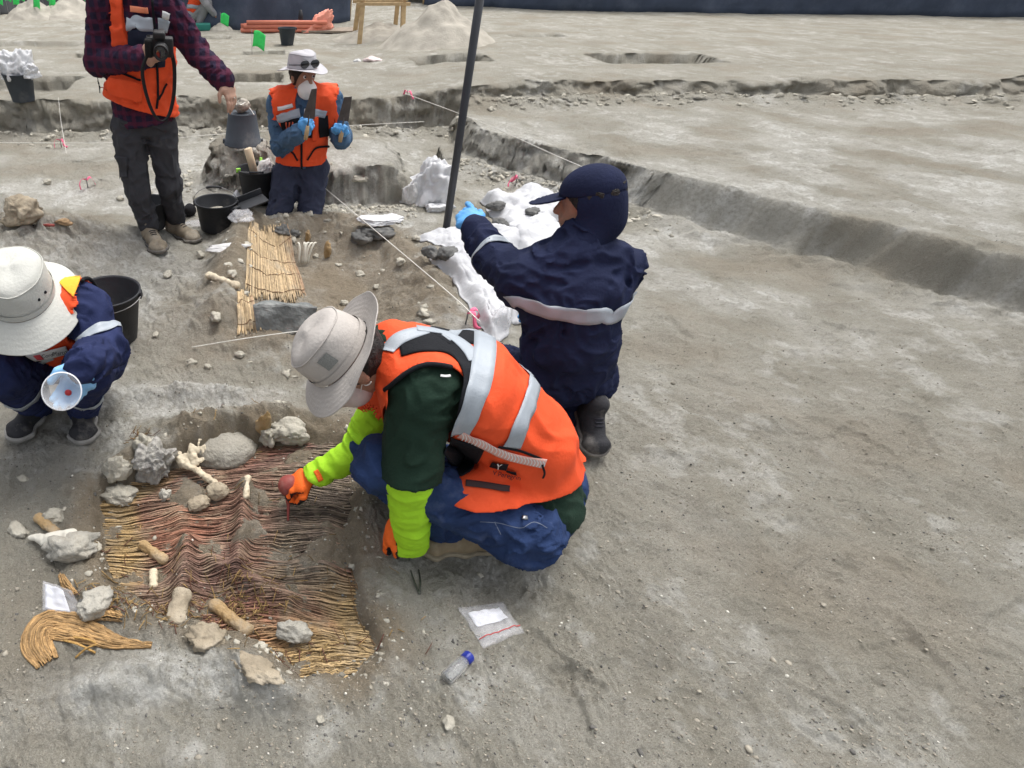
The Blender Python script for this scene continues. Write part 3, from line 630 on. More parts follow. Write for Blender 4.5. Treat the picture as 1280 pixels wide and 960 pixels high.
rock('clod', 'broad earth clod joined to the jaw shaped bone', 'clod', 92, 690, (.10, .055, .045), CRUST, 27, .1, .22, .35)
rock('clod', 'dark flat clod at the left of the orange bone stub', 'clod', 22, 665, (.05, .03, .02), SOIL2, 28, -.5)
rock('clod', 'sandy crumbling clod by the near fringe of the mat', 'clod', 320, 838, (.075, .032, .022), SOILB, 29, -.5, .35, .8)
rock('clod', 'grey clod on the soil shelf behind the kneeling digger', 'clod', 447, 225, (.09, .06, .03), SOIL2, 30, 0, .3, .5)
rock('clod', 'brown earth lump on the bank behind the sun hat', 'clod', 28, 275, (.12, .10, .09), SOILB, 31, .4, .3, .5)
for i, (px, py, s) in enumerate(((70, 455, .02), (240, 455, .025), (195, 420, .02), (260, 460, .018), (300, 445, .022), (520, 640, .012), (560, 905, .015), (640, 700, .012), (600, 720, .01), (30, 600, .018), (400, 900, .012), (210, 345, .03), (250, 320, .03), (150, 250, .028), (60, 230, .035), (500, 330, .035), (520, 300, .03), (450, 345, .03), (430, 380, .022), (470, 360, .02), (290, 345, .03), (270, 400, .035))):
    rock('clod', 'loose fist sized or smaller earth clod lying on bare dusty ground', 'clod', px, py, (s * 1.3, s, s * .7), SOIL2, 60 + i, i * .7, .3, .35, group='loose earth clods scattered over the ground', sub=3)

def bone(name, label, fs, m, h, pad=.03, k=.008, cat='bone', nz=.0022, seed=1):
    pts = np.array([q for q, _ in fs]).reshape(-1, 3)
    prim = [g for _, g in fs]; f0 = U(prim, k); f = lambda p: f0(p) - nz * n3(p, 90, seed) - nz * 1.5 * n3(p, 35, seed + 1)
    org = pts.mean(0); org[2] = pts[:, 2].min(); o = sbuild(name, f, pts.min(0) - pad, pts.max(0) + pad, h, m, None, org); o.location = tuple(org); return tag(o, label, cat)
def longbone(label, a, b, r, m, heads=(1.5, 1.4), mid=.8, seed=1, knob=.45):
    a = np.asarray(a); b = np.asarray(b); c = (a + b) / 2; s = nrm(np.cross(b - a, (0, 0, 1)))
    fs = [((a, c), rc(a, c, r, r * mid)), ((c, b), rc(c, b, r * mid, r)), ((a, a), sph(a + s * r * .28, r * heads[0] * .72)), ((a, a), sph(a - s * r * .28, r * heads[0] * .72)), ((b, b), sph(b + s * r * .28, r * heads[1] * .72)), ((b, b), sph(b - s * r * .28, r * heads[1] * .72))]
    return bone('bone', label, fs, m, max(.0025, r * .2), .04, r * .5, seed=seed)
def MP(px, py, lift=0): p = G(px, py, MZ); p[2] = max(float(mat_z(p[0], p[1])), hz(p[0], p[1])) + lift; return p
longbone('tapered brown bone shaft lying on the sand pocket of the mat', MP(178, 678, .010), MP(204, 693, .004), .017, BONEB, (1.0, .7), .95, 2)
longbone('short pale bone fragment just below the tapered brown shaft', MP(190, 706, .006), MP(190, 726, .004), .015, BONE, (.9, .9), 1, 3)
longbone('thick tan bone protruding from torn matting near the fringe', MP(268, 752, .006), MP(308, 786, .012), .020, BONEB, (1.1, 1.05), .95, 4)
longbone('sand covered bone end emerging from the middle mat ridge', MP(229, 756, .004), MP(222, 784, -.008), .027, SOILB, (1.1, 1.1), 1, 5)
longbone('small orange bone stub above the jaw shaped bone', GT(50, 652, .02), GT(70, 668, .012), .016, BONEB, (.9, .9), 1, 6)
longbone('pale broken bone standing in the dark slit of the mat', MP(310, 610, .006), MP(308, 628, .002), .012, BONE, (.7, .8), .9, 7)
a, b = GT(262, 350, .05), GT(296, 362, .05)
longbone('yellowish long bone on the bank beside the straw mat', a - V3(0, 0, .02), b - V3(0, 0, .025), .020, BONE, (1.25, .9), .75, 8)
a = GT(379, 330, .0)
for i in range(6):
    t = np.linspace(0, 1, 12); p = a + np.stack([-.035 + i * .015 + (.035 * t * (1 if i else -.3)) + .012 * np.sin(t * 3 + i), -.02 + t * .06 + .006 * (i % 2), .015 + .13 * np.sin(t * 1.9) ], -1)
    bb = MB(); bb.tube(p - a, .0085 * (1 - .35 * np.abs(t - .4)), 8, True, .6); o = bb.build('rib', BONEW); o.location = tuple(a)
    tag(o, 'curved white rib in the small bundle of ribs in the far grave', 'bone', 'bundle of white ribs in the far grave')
# splayed bone: shaft running to the sandy lump, thin blade broken and flaring
a0 = MP(268, 606, .028); a1 = P(228, 578, a0[1] + .10); a2 = P(256, 556, a1[1] + .03); a3 = P(220, 568, a1[1] + .02); a4 = P(257, 575, a1[1] - .02)
am = (a0 + a1) / 2 + V3(0, 0, .008)
def blade(c, e, w0, w1, lat, th=.006): return body_tube([(c, lat, w0, th * 1.6), ((c + e) / 2, lat, (w0 + w1) / 2, th), (e, lat, w1, th * .7)])
bone('splayed_bone', 'cream bone with flaring broken blade leaning over the mat edge', [((a0, a1), rc(a0, am, .014, .0095)), ((a1, a1), rc(am, a1, .0095, .018)), ((a1, a2), blade(a1 * .6 + a3 * .4, a2, .016, .022, a2 - a4)), ((a1, a4), blade(a1, a4, .014, .012, a2 - a4)), ((a3, a3), rc(a1, a3, .020, .014))], BONE, .003, .05, .010, nz=.003, seed=9)
rock('tall_shard', 'tall brown shard standing at the far edge of the mat', 'shard', 330, 546, (.034, .014, .075), BONEB, 71, .2, .22, .15, .12, facet=6)
j0, j1, j2 = GT(40, 676, .02), GT(66, 684, .035), GT(90, 680, .04)
bone('jaw_bone', 'white jaw shaped bone with pointed tip lying left of the mat', [((j0, j1), rc(j0, j1, .008, .024)), ((j1, j2), rc(j1, j2, .024, .026))], BONEW, .003, .05, .012, seed=11)

# orange fibre strips by the near left corner of the mat
def strip(name, label, path, widths, m, seed, nst=34, r=.0030, cat='fibre'):
    """a band of loose parallel strands"""
    r2 = np.random.RandomState(seed); c = catmull([GT(*q) for q in path], 40); wd = np.interp(np.linspace(0, 1, 40), np.linspace(0, 1, len(widths)), widths); o3 = c[18].copy(); t = thing(name, label, cat, o3)
    tg = np.gradient(c, axis=0); s_ = np.cross(tg, (0, 0, 1)); s_ /= np.linalg.norm(s_, axis=1)[:, None]
    for lay in range(2):
        for k in range(nst):
            q = (k + r2.uniform(-.4, .4)) / (nst - 1) * 2 - 1; i0 = r2.randint(0, 4); i1 = 40 - r2.randint(0, 8); ii = np.arange(i0, i1); w_ = q * (1 + .07 * n2(ii * .2, np.full(len(ii), k * .7), seed)) + r2.uniform(-.02, .02) * (ii - 20) / 10
            p = c[ii] + s_[ii] * (wd[ii] * .5 * w_)[:, None]; p[:, 2] = H(p[:, 0], p[:, 1]) + .004 + .012 * max(0, 1 - q * q) * np.sin(np.pi * np.clip(ii / 40, .1, .9)) + .003 * lay + .0035 * n2(ii * .3, np.full(len(ii), k * 1.3), seed + 1)
            g, f = tube_geo(p - o3, r * r2.uniform(.6, 1.25), 5, True, .7); me = mesh(g, f); cc = np.array([.46, .275, .110]) * r2.uniform(.45, 1.2); cc = cc * .88 + np.array([.33, .29, .22]) * .12; cattr(me, 'tint', np.tile(cc, (len(g), 1)) * (1 + .25 * n2(np.repeat(ii, 5) * .3, np.full(len(g), k * .9), seed + 3))[:, None]); link('strand', me, TAN, t)
    return t
strip('fibre_band', 'curled orange brown fibre band left of the mat fringe', [(60, 830), (47, 806), (60, 783), (100, 788), (140, 802), (190, 808)], [.060, .085, .095, .080, .040, .012], FIBRE, 3)
strip('fibre_band', 'narrow orange fibre sliver between zip bag and white bone', [(76, 718), (84, 734), (96, 745)], [.014, .024, .012], FIBRE, 4, 7, .0022)
strip('fibre_band', 'small flat orange fibre tuft below the white crusty stone', [(114, 772), (135, 770), (155, 774)], [.018, .03, .014], FIBRE, 5, 9, .0022)
for i, (a, b) in enumerate((((80, 802), (120, 818)), ((88, 798), (128, 808)), ((95, 824), (125, 806)))):
    bb = MB(); t = catmull([GT(*a, .008), (GT(*a, .02) + GT(*b, .02)) / 2, GT(*b, .008)], 10); bb.tube(t - t[0], .0035, 5); o = bb.build('twig', FIBRE); o.location = tuple(t[0]); tag(o, 'thin orange twig crossing inside the curl of the fibre band', 'twig', 'thin twigs inside the fibre curl')
# ------------------------------------------------------------------ people
SKIN = mat('skin', (.36, .20, .135), .55, .10, 30, .25, 150, .4); SKIN2 = mat('skin_pale', (.48, .29, .21), .55, .10, 30, .25, 150, .4)
HAIR = mat('dark_hair', (.018, .014, .012), .6, .3, 80, .8, 200, .4)
NAVY = mat('navy_cotton', (.022, .030, .085), .85, .18, 8, .25, 90, .15, weave=900, stain=((.12, .12, .13), 6, .60, .35))
NAVYD = mat('navy_overall', (.014, .019, .050), .85, .18, 8, .25, 90, .15, weave=900, stain=((.10, .10, .11), 6, .62, .30))
JEAN = mat('denim', (.026, .048, .125), .85, .22, 14, .3, 120, .15, weave=1100, stain=((.13, .15, .20), 7, .58, .5))
SLATE = mat('slate_trousers', (.035, .041, .070), .8, .15, 8, .2, 90, .2, weave=900, stain=((.20, .19, .17), 8, .62, .4))
CHAR = mat('charcoal_trousers', (.045, .046, .052), .8, .15, 8, .2, 90, .2, weave=900, stain=((.20, .19, .17), 8, .62, .35))
SHIRT = mat('blue_shirt', (.070, .135, .230), .8, .15, 10, .2, 90, .2, weave=900, stain=((.25, .30, .35), 7, .6, .3))
GREEN = mat('dark_green_knit', (.014, .034, .022), .85, .12, 12, .2, 140, .2, weave=1300)
LIME = mat('lime_sleeve', (.42, .78, .030), .75, .08, 10, .2, 100, .25, weave=1000)
ORANGE = mat('vest_orange', (.84, .094, .026), .72, .06, 9, .2, 100, .25, weave=1000, stain=((.70, .20, .10), 7, .62, .35))
YELLOW = mat('vest_yellow', (.95, .45, .04), .72, .06, 9, .2, 100, .25, weave=1000)
BLACK = mat('black_fabric', (.010, .011, .014), .8, .15, 12, .3, 150, .2, weave=1000)
SILVER = mat('reflective_tape', (.36, .40, .44), .42, .06, 20, .2, 260, .5)
HATG = mat('grey_hat_cotton', (.50, .465, .43), .85, .06, 8, .25, 120, .15, weave=900)
HATW = mat('white_hat_cotton', (.56, .56, .515), .85, .06, 8, .25, 120, .15, weave=900)
HATB = mat('pale_hat_cotton', (.50, .49, .51), .85, .06, 8, .25, 120, .15, weave=900)
MASK = mat('white_mask', (.80, .79, .76), .8, .03, 20, .1, 200, .2)
MASKP = mat('used_mask', (.62, .52, .49), .8, .06, 20, .1, 200, .2)
NITR = mat('blue_nitrile', (.10, .36, .74), .5, .08, 25, .3, 90, .4); NITRL = mat('pale_blue_nitrile', (.24, .50, .80), .5, .10, 25, .3, 90, .4)
GLOVEO = mat('orange_glove', (.95, .16, .025), .7, .08, 30, .3, 200, .2); GLOVEB = mat('black_latex', (.015, .015, .017), .6, .15, 40, .6, 160, .3)
BOOT = mat('tan_boot', (.30, .235, .15), .8, .18, 18, .3, 120, .2, stain=((.38, .35, .30), 9, .5, .7)); SOLE = mat('grey_sole', (.10, .095, .09), .85, .2, 25, .4, 120, .2, stain=((.36, .33, .28), 9, .5, .6))
SHOEB = mat('dark_shoe', (.030, .030, .034), .7, .2, 20, .3, 120, .3, stain=((.30, .28, .25), 9, .52, .6))
SHOEG = mat('grey_brown_shoe', (.22, .185, .135), .8, .25, 22, .4, 120, .2, stain=((.36, .33, .28), 9, .5, .6))
RED = mat('red_cloth', (.45, .03, .05), .8, .1, 20, .2, 90, .2); WHITEP = mat('white_print', (.75, .75, .74), .6, .03, 20); INK = mat('dark_ink', (.02, .02, .03), .6, .03, 20); LOGO = mat('red_ink', (.55, .06, .07), .6, .03, 20)
def plaid():
    m = mat('plaid_fleece', (.030, .022, .045), .9, .2, 14, .4, 120, .1); t = m.node_tree; N = t.nodes; L = t.links; b = N['Principled BSDF']; src = b.inputs['Base Color'].links[0].from_socket
    tc = N.new('ShaderNodeTexCoord'); fac = None
    for ax in ('X', 'Z'):
        w_ = N.new('ShaderNodeTexWave'); w_.wave_type = 'BANDS'; w_.bands_direction = ax; w_.inputs['Scale'].default_value = 5.5; w_.inputs['Distortion'].default_value = 1.6; w_.inputs['Detail'].default_value = 2; L.new(tc.outputs['Object'], w_.inputs['Vector'])
        mr = N.new('ShaderNodeMapRange'); mr.inputs[1].default_value = .5; mr.inputs[2].default_value = .8; mr.inputs[4].default_value = .55; L.new(w_.outputs['Fac'], mr.inputs[0]); 
        mx = N.new('ShaderNodeMix'); mx.data_type = 'RGBA'; L.new(mr.outputs[0], mx.inputs[0]); L.new(src, mx.inputs[6]); mx.inputs[7].default_value = (.105, .022, .045, 1); src = mx.outputs[2]
    L.new(src, b.inputs['Base Color']); return m
PLAID = plaid()

def frame(fwd, up):
    fwd = nrm(fwd); up = np.asarray(up, float); up = nrm(up - (up @ fwd) * fwd); return np.stack([np.cross(fwd, up), fwd, up], 1)   # columns: right, forward, up
def head_f(c, M):
    T = lambda *a: c + M @ np.array(a)
    sk = U([ell(T(0, -.008, .025), M, (.076, .096, .088)), ell(T(0, .018, -.045), M, (.058, .070, .070)), rc(T(0, .085, .012), T(0, .106, -.020), .009, .014), ell(T(0, .080, -.055), M, (.028, .020, .018)), ell(T(0, .066, -.085), M, (.026, .024, .020))], .02)
    def f(p):
        d = sk(p)
        for s in (-1, 1):
            d = -smin(-d, sph(T(s * .032, .100, .012), .016)(p), .012); d = smin(d, ell(T(s * .078, -.005, -.005), M, (.010, .020, .032))(p), .008)
        d = -smin(-d, rbox(T(0, .104, -.056), M, (.020, .008, .0015), .001)(p), .004)
        return d
    return f
def hand_f(w, d, n, t, curl=(.5, .5, .5, .5), thumb=.5, s=1.0, fat=1.0):
    """w wrist, d finger direction, n back of hand, t towards the thumb"""
    d = nrm(d); n = nrm(n - (n @ d) * d); t = np.asarray(t, float); t = nrm(np.cross(d, n)) * (1 if np.cross(d, n) @ t > 0 else -1)
    fs = [body_tube([(w, t, .028 * s, .020 * s), (w + d * .045 * s, t, .040 * s, .018 * s), (w + d * .088 * s, t, .041 * s, .014 * s)])]; pts = [w, w + d * .1]
    for k, (o, L) in enumerate(((.030, .072), (.010, .080), (-.011, .074), (-.030, .058))):
        a = w + (d * (.090 - .004 * abs(k - 1)) + t * o) * s; r0 = .0098 * s * fat; ang = 0
        for j, sg in enumerate((.45, .30, .25)):
            ang += curl[k] * (1.0, 1.15, .8)[j]; b = a + (d * math.cos(ang) - n * math.sin(ang)) * L * sg * s; fs.append(rc(a, b, r0, r0 * .92)); a = b; r0 *= .92; pts.append(b)
    a = w + (d * .030 + t * .030 - n * .004) * s; b = a + nrm(t * .75 + d * .75 - n * (.2 + thumb * .5)) * .042 * s; e = b + nrm(t * (.5 - thumb * .9) + d * .9 - n * (.1 + thumb * .7)) * .036 * s
    fs += [rc(a, b, .0150 * s, .0115 * s * fat), rc(b, e, .0112 * s * fat, .0092 * s * fat)]; pts += [b, e]
    return U(fs, .006 * s), np.array(pts)
def bbx(pts, pad): p = np.asarray(pts); return p.min(0) - pad, p.max(0) + pad
def shoe(parent, org, heel, toe, up, m, ms, s=1.0, h=.006, w=.045):
    heel = np.asarray(heel, float); toe = np.asarray(toe, float); d = nrm(toe - heel); L = np.linalg.norm(toe - heel); M = frame(d, up); T = lambda *a: heel + M @ np.array(a)
    up_f = U([body_tube([(T(0, .03, .050), M[:, 0], .034 * s, .045 * s), (T(0, L * .45, .042), M[:, 0], .038 * s, .040 * s), (T(0, L * .78, .032), M[:, 0], w * s, .030 * s), (T(0, L - .03, .026), M[:, 0], .034 * s, .022 * s)]), rc(T(0, .05, .06), T(0, .04, .115), .046 * s, .046 * s), rc(T(0, L * .40, .075), T(0, L * .62, .055), .022, .016)], .025)
    lo, hi = bbx([T(0, -.02, 0), T(0, L + .02, 0), T(0, .05, .15)], .075); so = inter(off(U([body_tube([(T(0, .03, .02), M[:, 0], .038 * s, .03), (T(0, L * .45, .02), M[:, 0], .040 * s, .03), (T(0, L * .78, .02), M[:, 0], (w + .004) * s, .03), (T(0, L - .025, .02), M[:, 0], .038 * s, .025)])]), .003), plane(T(0, 0, .026), M[:, 2]), plane(T(0, 0, .0), -M[:, 2]))
    o = sbuild('shoe', minus(up_f, plane(T(0, 0, .012), M[:, 2]), 0), lo, hi, h, m, parent, org); sbuild('sole', so, lo, hi, h, ms, o, org)
    for j in range(3):
        q = [T(-.028, L * (.46 + .07 * j), .0), T(0, L * (.46 + .07 * j), .0), T(.028, L * (.46 + .07 * j), .0)]; bb = MB(); bb.tube(snap(up_f, catmull([x + M[:, 2] * .11 for x in q], 9), .003, 5) - org, .0028, 5); bb.build('lace', INK, o)
def hat(parent, org, c, M, m, band=True, rc0=.098, rb=.190, h=.105, droop=.055, wav=(.010, 3, .4), flare=0, n=72, mpatch=None, eyelets=True, ell_=1.12, brimf=None):
    """c centre of the hat band, M columns right, forward, up"""
    a = np.linspace(0, 2 * math.pi, n, endpoint=False); T = lambda v: v @ M.T + c - org
    r2 = np.random.RandomState(int(abs(c[0]) * 1000)); rings = []
    prof = [(1.02, 0), (1.01, .25), (.985, .5), (.95, .72), (.90, .88), (.80, .985), (.60, 1.04), (.35, 1.055), (.14, 1.058)]
    for rr, z in prof:
        wv = 1 + .020 * np.sin(a * 3 + 4 * z) * z + .012 * np.sin(a * 7 + 9 * z); dz = .006 * np.sin(a * 2 + 1) * (z > .8)
        rings.append(np.stack([rc0 * rr * wv * np.cos(a), rc0 * rr * wv * ell_ * np.sin(a), h * z + dz * np.ones(n)], 1))
    v = np.stack(rings, 1); br = []
    K = 13
    for j in range(K):
        t = j / (K - 1); rr = rc0 * 1.02 + (rb - rc0) * t; z = -droop * t ** 1.25 + wav[0] * t * np.sin(wav[1] * a + wav[2]) + .0012 * math.cos(j * math.pi) + .006 * t * n2(np.cos(a) * 2 + 5, np.sin(a) * 2, 9)
        if brimf is not None: z = z + brimf(a, t)
        br.append(np.stack([rr * np.cos(a), (rr + rc0 * (ell_ - 1)) * np.sin(a), z], 1))
    bv = np.stack(br, 1)
    o = link('hat', mesh(T(bv.reshape(-1, 3)), grid_faces(n, K, True)), m, parent); md = o.modifiers.new('s', 'SOLIDIFY'); md.thickness = .004; md.offset = 0; sd = o.modifiers.new('d', 'SUBSURF'); sd.levels = sd.render_levels = 1
    cf_ = [tuple(int(x) for x in q) for q in grid_faces(n, len(prof), True)] + [tuple(int(i * len(prof) + len(prof) - 1) for i in range(n))]; cr = link('crown', mesh(T(v.reshape(-1, 3)), cf_), m, o); md = cr.modifiers.new('s', 'SOLIDIFY'); md.thickness = .003; md.offset = -1; sd = cr.modifiers.new('d', 'SUBSURF'); sd.levels = sd.render_levels = 1
    for kk in (4,):
        rg = np.concatenate([v[:, kk], v[:1, kk]]) * (1.006, 1.006, 1); bb = MB(); bb.tube(T(rg), .0022, 5, False); bb.build('seam', m, o)
    if band:
        bb = MB(); q = np.stack([rc0 * 1.045 * np.cos(a), rc0 * 1.045 * ell_ * np.sin(a), .006 + 0 * a], 1); q2 = q + (0, 0, .022); vv = np.stack([q, q2 * (0.995, .995, 1)], 1); bb.add(T(vv.reshape(-1, 3)), grid_faces(n, 2, True)); bb.build('hat_band', m, o)
    if eyelets:
        for sa in (.75, .95, .15, 2.5, 2.8, -.9):
            p0 = np.array([rc0 * .985 * math.cos(sa), rc0 * .985 * ell_ * math.sin(sa), h * .45]); d0 = nrm([math.cos(sa), math.sin(sa) * ell_, .1]); F = frame(d0, (0, 0, 1)); bb = MB(); bb.lathe([(.0, .0035), (.0045, .003), (.006, -.002)], n=10, M=np.stack([F[:, 0], F[:, 2], F[:, 1]], 1)); vv = np.concatenate(bb.v) + p0; e = MB(); e.add(T(vv), bb.f); e.build('eyelet', BLACK, o)
    return o, cr
def text_on(name, f, s, px, py, size, m, parent, org, ang=0, lift=.006):
    cu = bpy.data.curves.new('t', 'FONT'); cu.body = s; cu.size = 1; cu.align_x = 'CENTER'; cu.align_y = 'CENTER'; to = bpy.data.objects.new('t', cu); COL.objects.link(to)
    me = bpy.data.meshes.new_from_object(to.evaluated_get(bpy.context.evaluated_depsgraph_get())); bpy.data.objects.remove(to); bpy.data.curves.remove(cu)
    v = np.zeros(len(me.vertices) * 3); me.vertices.foreach_get('co', v); v = v.reshape(-1, 3)[:, :2] * size; c, s_ = math.cos(ang), math.sin(ang)
    q = np.stack([px + v[:, 0] * c - v[:, 1] * s_, py - (v[:, 0] * s_ + v[:, 1] * c)], 1); p = snap(f, trace(f, q[:, 0], q[:, 1]), lift); me.vertices.foreach_set('co', (p - org).astype(np.float32).ravel()); me.update()
    return link(name, me, m, parent, False)
def person(label, loc): o = thing('person', label, 'person', loc); return o, np.array(o.location)

class Fig:
    """joints: pel, wai, che, nek, hed; sh/el/wr/hip/kn/an as (near/left, right) pairs"""
    def __init__(s, J, lat, girth=1.0, lg=1.0, bg=1.0):
        s.lg = lg; s.mk = .045
        s.__dict__.update({k: (np.asarray(v, float) if not isinstance(v, list) else [np.asarray(q, float) for q in v]) for k, v in J.items()}); g = girth; s.lat = nrm(lat); l2 = nrm(s.sh[0] - s.sh[1])
        lp = nrm(s.hip[0] - s.hip[1]); s.lp = lp
        s.torso = body_tube([(s.pel, lp, .165 * g, .115 * g), (s.wai, nrm(lp + l2), .150 * g, .112 * g), (s.che, l2, .172 * g, .122 * g), (s.che * .35 + s.nek * .65, l2, .150 * g, .085 * g)])
        s.yoke = U([rc(s.sh[0], s.nek, .068 * g, .060 * g), rc(s.sh[1], s.nek, .068 * g, .060 * g)], .03)
        s.arm = [U([rc(s.sh[i], s.el[i], .066 * g, .052 * g), rc(s.el[i], s.wr[i], .052 * g, .038 * g)], .02) for i in (0, 1)]
        s.leg = [U([rc(s.hip[i], s.kn[i], .092 * g * s.lg, .070 * g * s.lg), rc(s.kn[i], s.an[i], .066 * g * s.lg, .050 * g * s.lg)], .03) for i in (0, 1)]
        s.butt = U([sph(s.hip[0], .105 * g * bg), sph(s.hip[1], .105 * g * bg), ell(s.pel, np.stack([lp, nrm(np.cross(lp, (0, 0, 1))), V3(0, 0, 1)], 1), (.165 * g * bg, .12 * g * bg, .12 * g))], .05)
        s.trunk = U([s.torso, s.yoke], .05)
    def pts(s): return [s.pel, s.wai, s.che, s.nek, *s.sh, *s.el, *s.wr, *s.hip]
    def body(s, parent, org, headc, HM, m, h, hands=(None, None)):
        hf = head_f(headc, HM); T = lambda *a: headc + HM @ np.array(a)
        fs = [off(s.trunk, -.022), rc(s.nek + (s.nek - s.che) * .0, T(0, -.02, -.06), .056, .052)] + [off(s.arm[i], -.016) for i in (0, 1)] + [off(s.leg[i], -.016) for i in (0, 1)] + [off(s.butt, -.02)]
        f1 = U(fs, .03)
        def f(p):
            d = smin(f1(p), hf(p), .025)
            for hd in hands:
                if hd is not None: d = smin(d, hd[0](p), .012)
            return d
        pp = s.pts() + [*s.kn, *s.an, T(0, 0, .1), T(0, .1, 0), T(0, -.1, 0)] + [q for hd in hands if hd is not None for q in hd[1]]
        lo, hi = bbx(pp, .13); s.headf = hf; return sbuild('body', f, lo, hi, h, m, parent, org)
    def eyes(s, parent, org, headc, HM):
        for q in (-1, 1):
            for nm, r, y, mm in (('eye', .0105, .080, WHITEP), ('iris', .0068, .0860, INK)):
                bb = MB(); bb.lathe([(r * math.sin(t), r * math.cos(t)) for t in np.linspace(0.01, math.pi - .01, 9)], headc + HM @ np.array([q * .032, y, .012]) - org, n=12); bb.build(nm, mm, parent)
    def hair(s, parent, org, headc, HM, h=.006, low=-.02):
        T = lambda *a: headc + HM @ np.array(a); f = inter(lambda p: off(ell(T(0, -.012, .025), HM, (.080, .098, .092)), .006)(p) - .006 * n3(p, 60, 3), plane(T(0, .055, .02), HM @ V3(0, .8, -.6)), lambda p: -(p - T(0, 0, low - .07)) @ HM[:, 2]); lo, hi = bbx([headc], .16); return sbuild('hair', f, lo, hi, h, HAIR, parent, org)
    def jacket(s, parent, org, m, h, amp=.006, sc=14, seed=1, hem=None, name='jacket', cuff=(1, 1), collar=True, short=None):
        arms = [U([rc(s.sh[i], s.el[i], .068, .056), rc(s.el[i], s.el[i] + (s.wr[i] - s.el[i]) * cuff[i], .056, .056 + (.044 - .056) * cuff[i])], .02) for i in (0, 1)]
        if short: arms = [inter(off(rc(s.sh[i], s.el[i], .070, .069), .002), plane(s.sh[i] + (s.el[i] - s.sh[i]) * short[i], s.el[i] - s.sh[i])) for i in (0, 1)]
        base = U([s.trunk] + [off(a, .004) for a in arms] + ([rc(s.nek - (s.nek - s.che) * .05, s.nek + nrm(s.nek - s.che) * .035, .066, .060)] if collar else []), .035); f = wrinkled(off(base, .008), amp, sc, seed)
        if hem is not None: g = f; f = inter(g, plane(*hem))
        lo, hi = bbx(s.pts(), .16); s.jf = f; return sbuild(name, f, lo, hi, h, m, parent, org)
    def trousers(s, parent, org, m, h, amp=.007, sc=13, seed=3, ends=True, top=None):
        f0 = U([s.butt] + [off(a, .010) for a in s.leg], s.mk)
        f = wrinkled(f0, amp, sc, seed)
        if top is not None: g = f; f = inter(g, plane(*top))
        if ends:
            g2 = f; f = inter(g2, *[(lambda p, i=i: -np.minimum(.2, np.where(np.linalg.norm(p - s.an[i], axis=1) < .14, (p - s.an[i]) @ nrm(s.kn[i] - s.an[i]) + .035, .2))) for i in (0, 1)])
        lo, hi = bbx([s.pel, *s.hip, *s.kn, *s.an], .17); s.tf = f; return sbuild('trousers', f, lo, hi, h, m, parent, org)
    def vest(s, parent, org, m, h, hem, neck, arm_r=.088, amp=.004, sc=10, seed=5, bulge=.020, extra=None, trim=None):
        """shell over jacket; hem = plane, neck = (base, tip, radius) opening"""
        sa = [rc(s.sh[i], s.sh[i] + (s.el[i] - s.sh[i]) * .42, .073, .066) for i in (0, 1)]
        base = off(U([s.trunk] + sa + (extra or []), .04), bulge + .004); f0 = wrinkled(base, amp, sc, seed)
        holes = [U([rc(s.sh[i] + (s.sh[i] - s.sh[1 - i]) * .10 - (s.nek - s.che) * .10, s.sh[i] + (s.sh[i] - s.sh[1 - i]) * .8, arm_r, arm_r * 1.25), rc(s.sh[i] + (s.sh[i] - s.sh[1 - i]) * .06, s.sh[i] + (s.el[i] - s.sh[i]) * .9, arm_r * .93, arm_r * .96)], .02) for i in (0, 1)]
        nk = rc(neck[0], neck[1], neck[2], neck[2] * 1.25)
        f = lambda p: np.maximum.reduce([f0(p), (p - hem[0]) @ nrm(hem[1]), -holes[0](p), -holes[1](p), -nk(p)]); s.vf = f; s.vf0 = f0; s.holes = holes
        lo, hi = bbx([s.pel, s.wai, s.che, s.nek, *s.sh], .22); vo = sbuild('vest', f, lo, hi, h, m, parent, org); md = vo.modifiers.new('soft', 'SMOOTH'); md.factor = .5; md.iterations = 5
        for i in (0, 1):          # bound edge of each armhole
            ax = nrm(nrm(s.sh[i] - s.sh[1 - i]) * .6 + nrm(s.el[i] - s.sh[i]) * .4); Fm = frame(ax, s.nek - s.che); a = np.linspace(0, 2 * math.pi, 64, endpoint=False); q = s.sh[i] - ax * .03 + (np.cos(a)[:, None] * Fm[:, 0] + np.sin(a)[:, None] * Fm[:, 2]) * arm_r * 1.05
            for _ in range(14): q = snap(f0, snap(holes[i], q, 0, 1), .001, 1)
            ok = (np.abs(f0(q) - .001) < .006) & (np.abs(holes[i](q)) < .012) & ((q - hem[0]) @ nrm(hem[1]) < .0) & (nk(q) > 0)
            if trim is not None and ok.sum() > 20:
                k0 = int(np.argmin(ok)) if not ok.all() else 0; idx = [(k0 + j) % 64 for j in range(65 if ok.all() else 64)]; run = []; best = []
                for j in idx + [None]:
                    if j is not None and ok[j] and (not run or np.linalg.norm(q[j] - q[run[-1]]) < .028): run.append(j)
                    else:
                        if len(run) > len(best): best = run
                        run = [j] if (j is not None and ok[j]) else []
                if len(best) > 8:
                    c = q[best]
                    for _ in range(3): c[1:-1] = (c[:-2] + 2 * c[1:-1] + c[2:]) / 4
                    bb = MB(); bb.tube(catmull(c, 120) - org, .0065, 6); bb.build('armhole_trim', trim, vo)
        return vo

def WA(ax):                       # axes with the third along a limb
    F_ = frame(ax, (.3, .2, 1)); return np.stack([F_[:, 0], F_[:, 2], F_[:, 1]], 1)
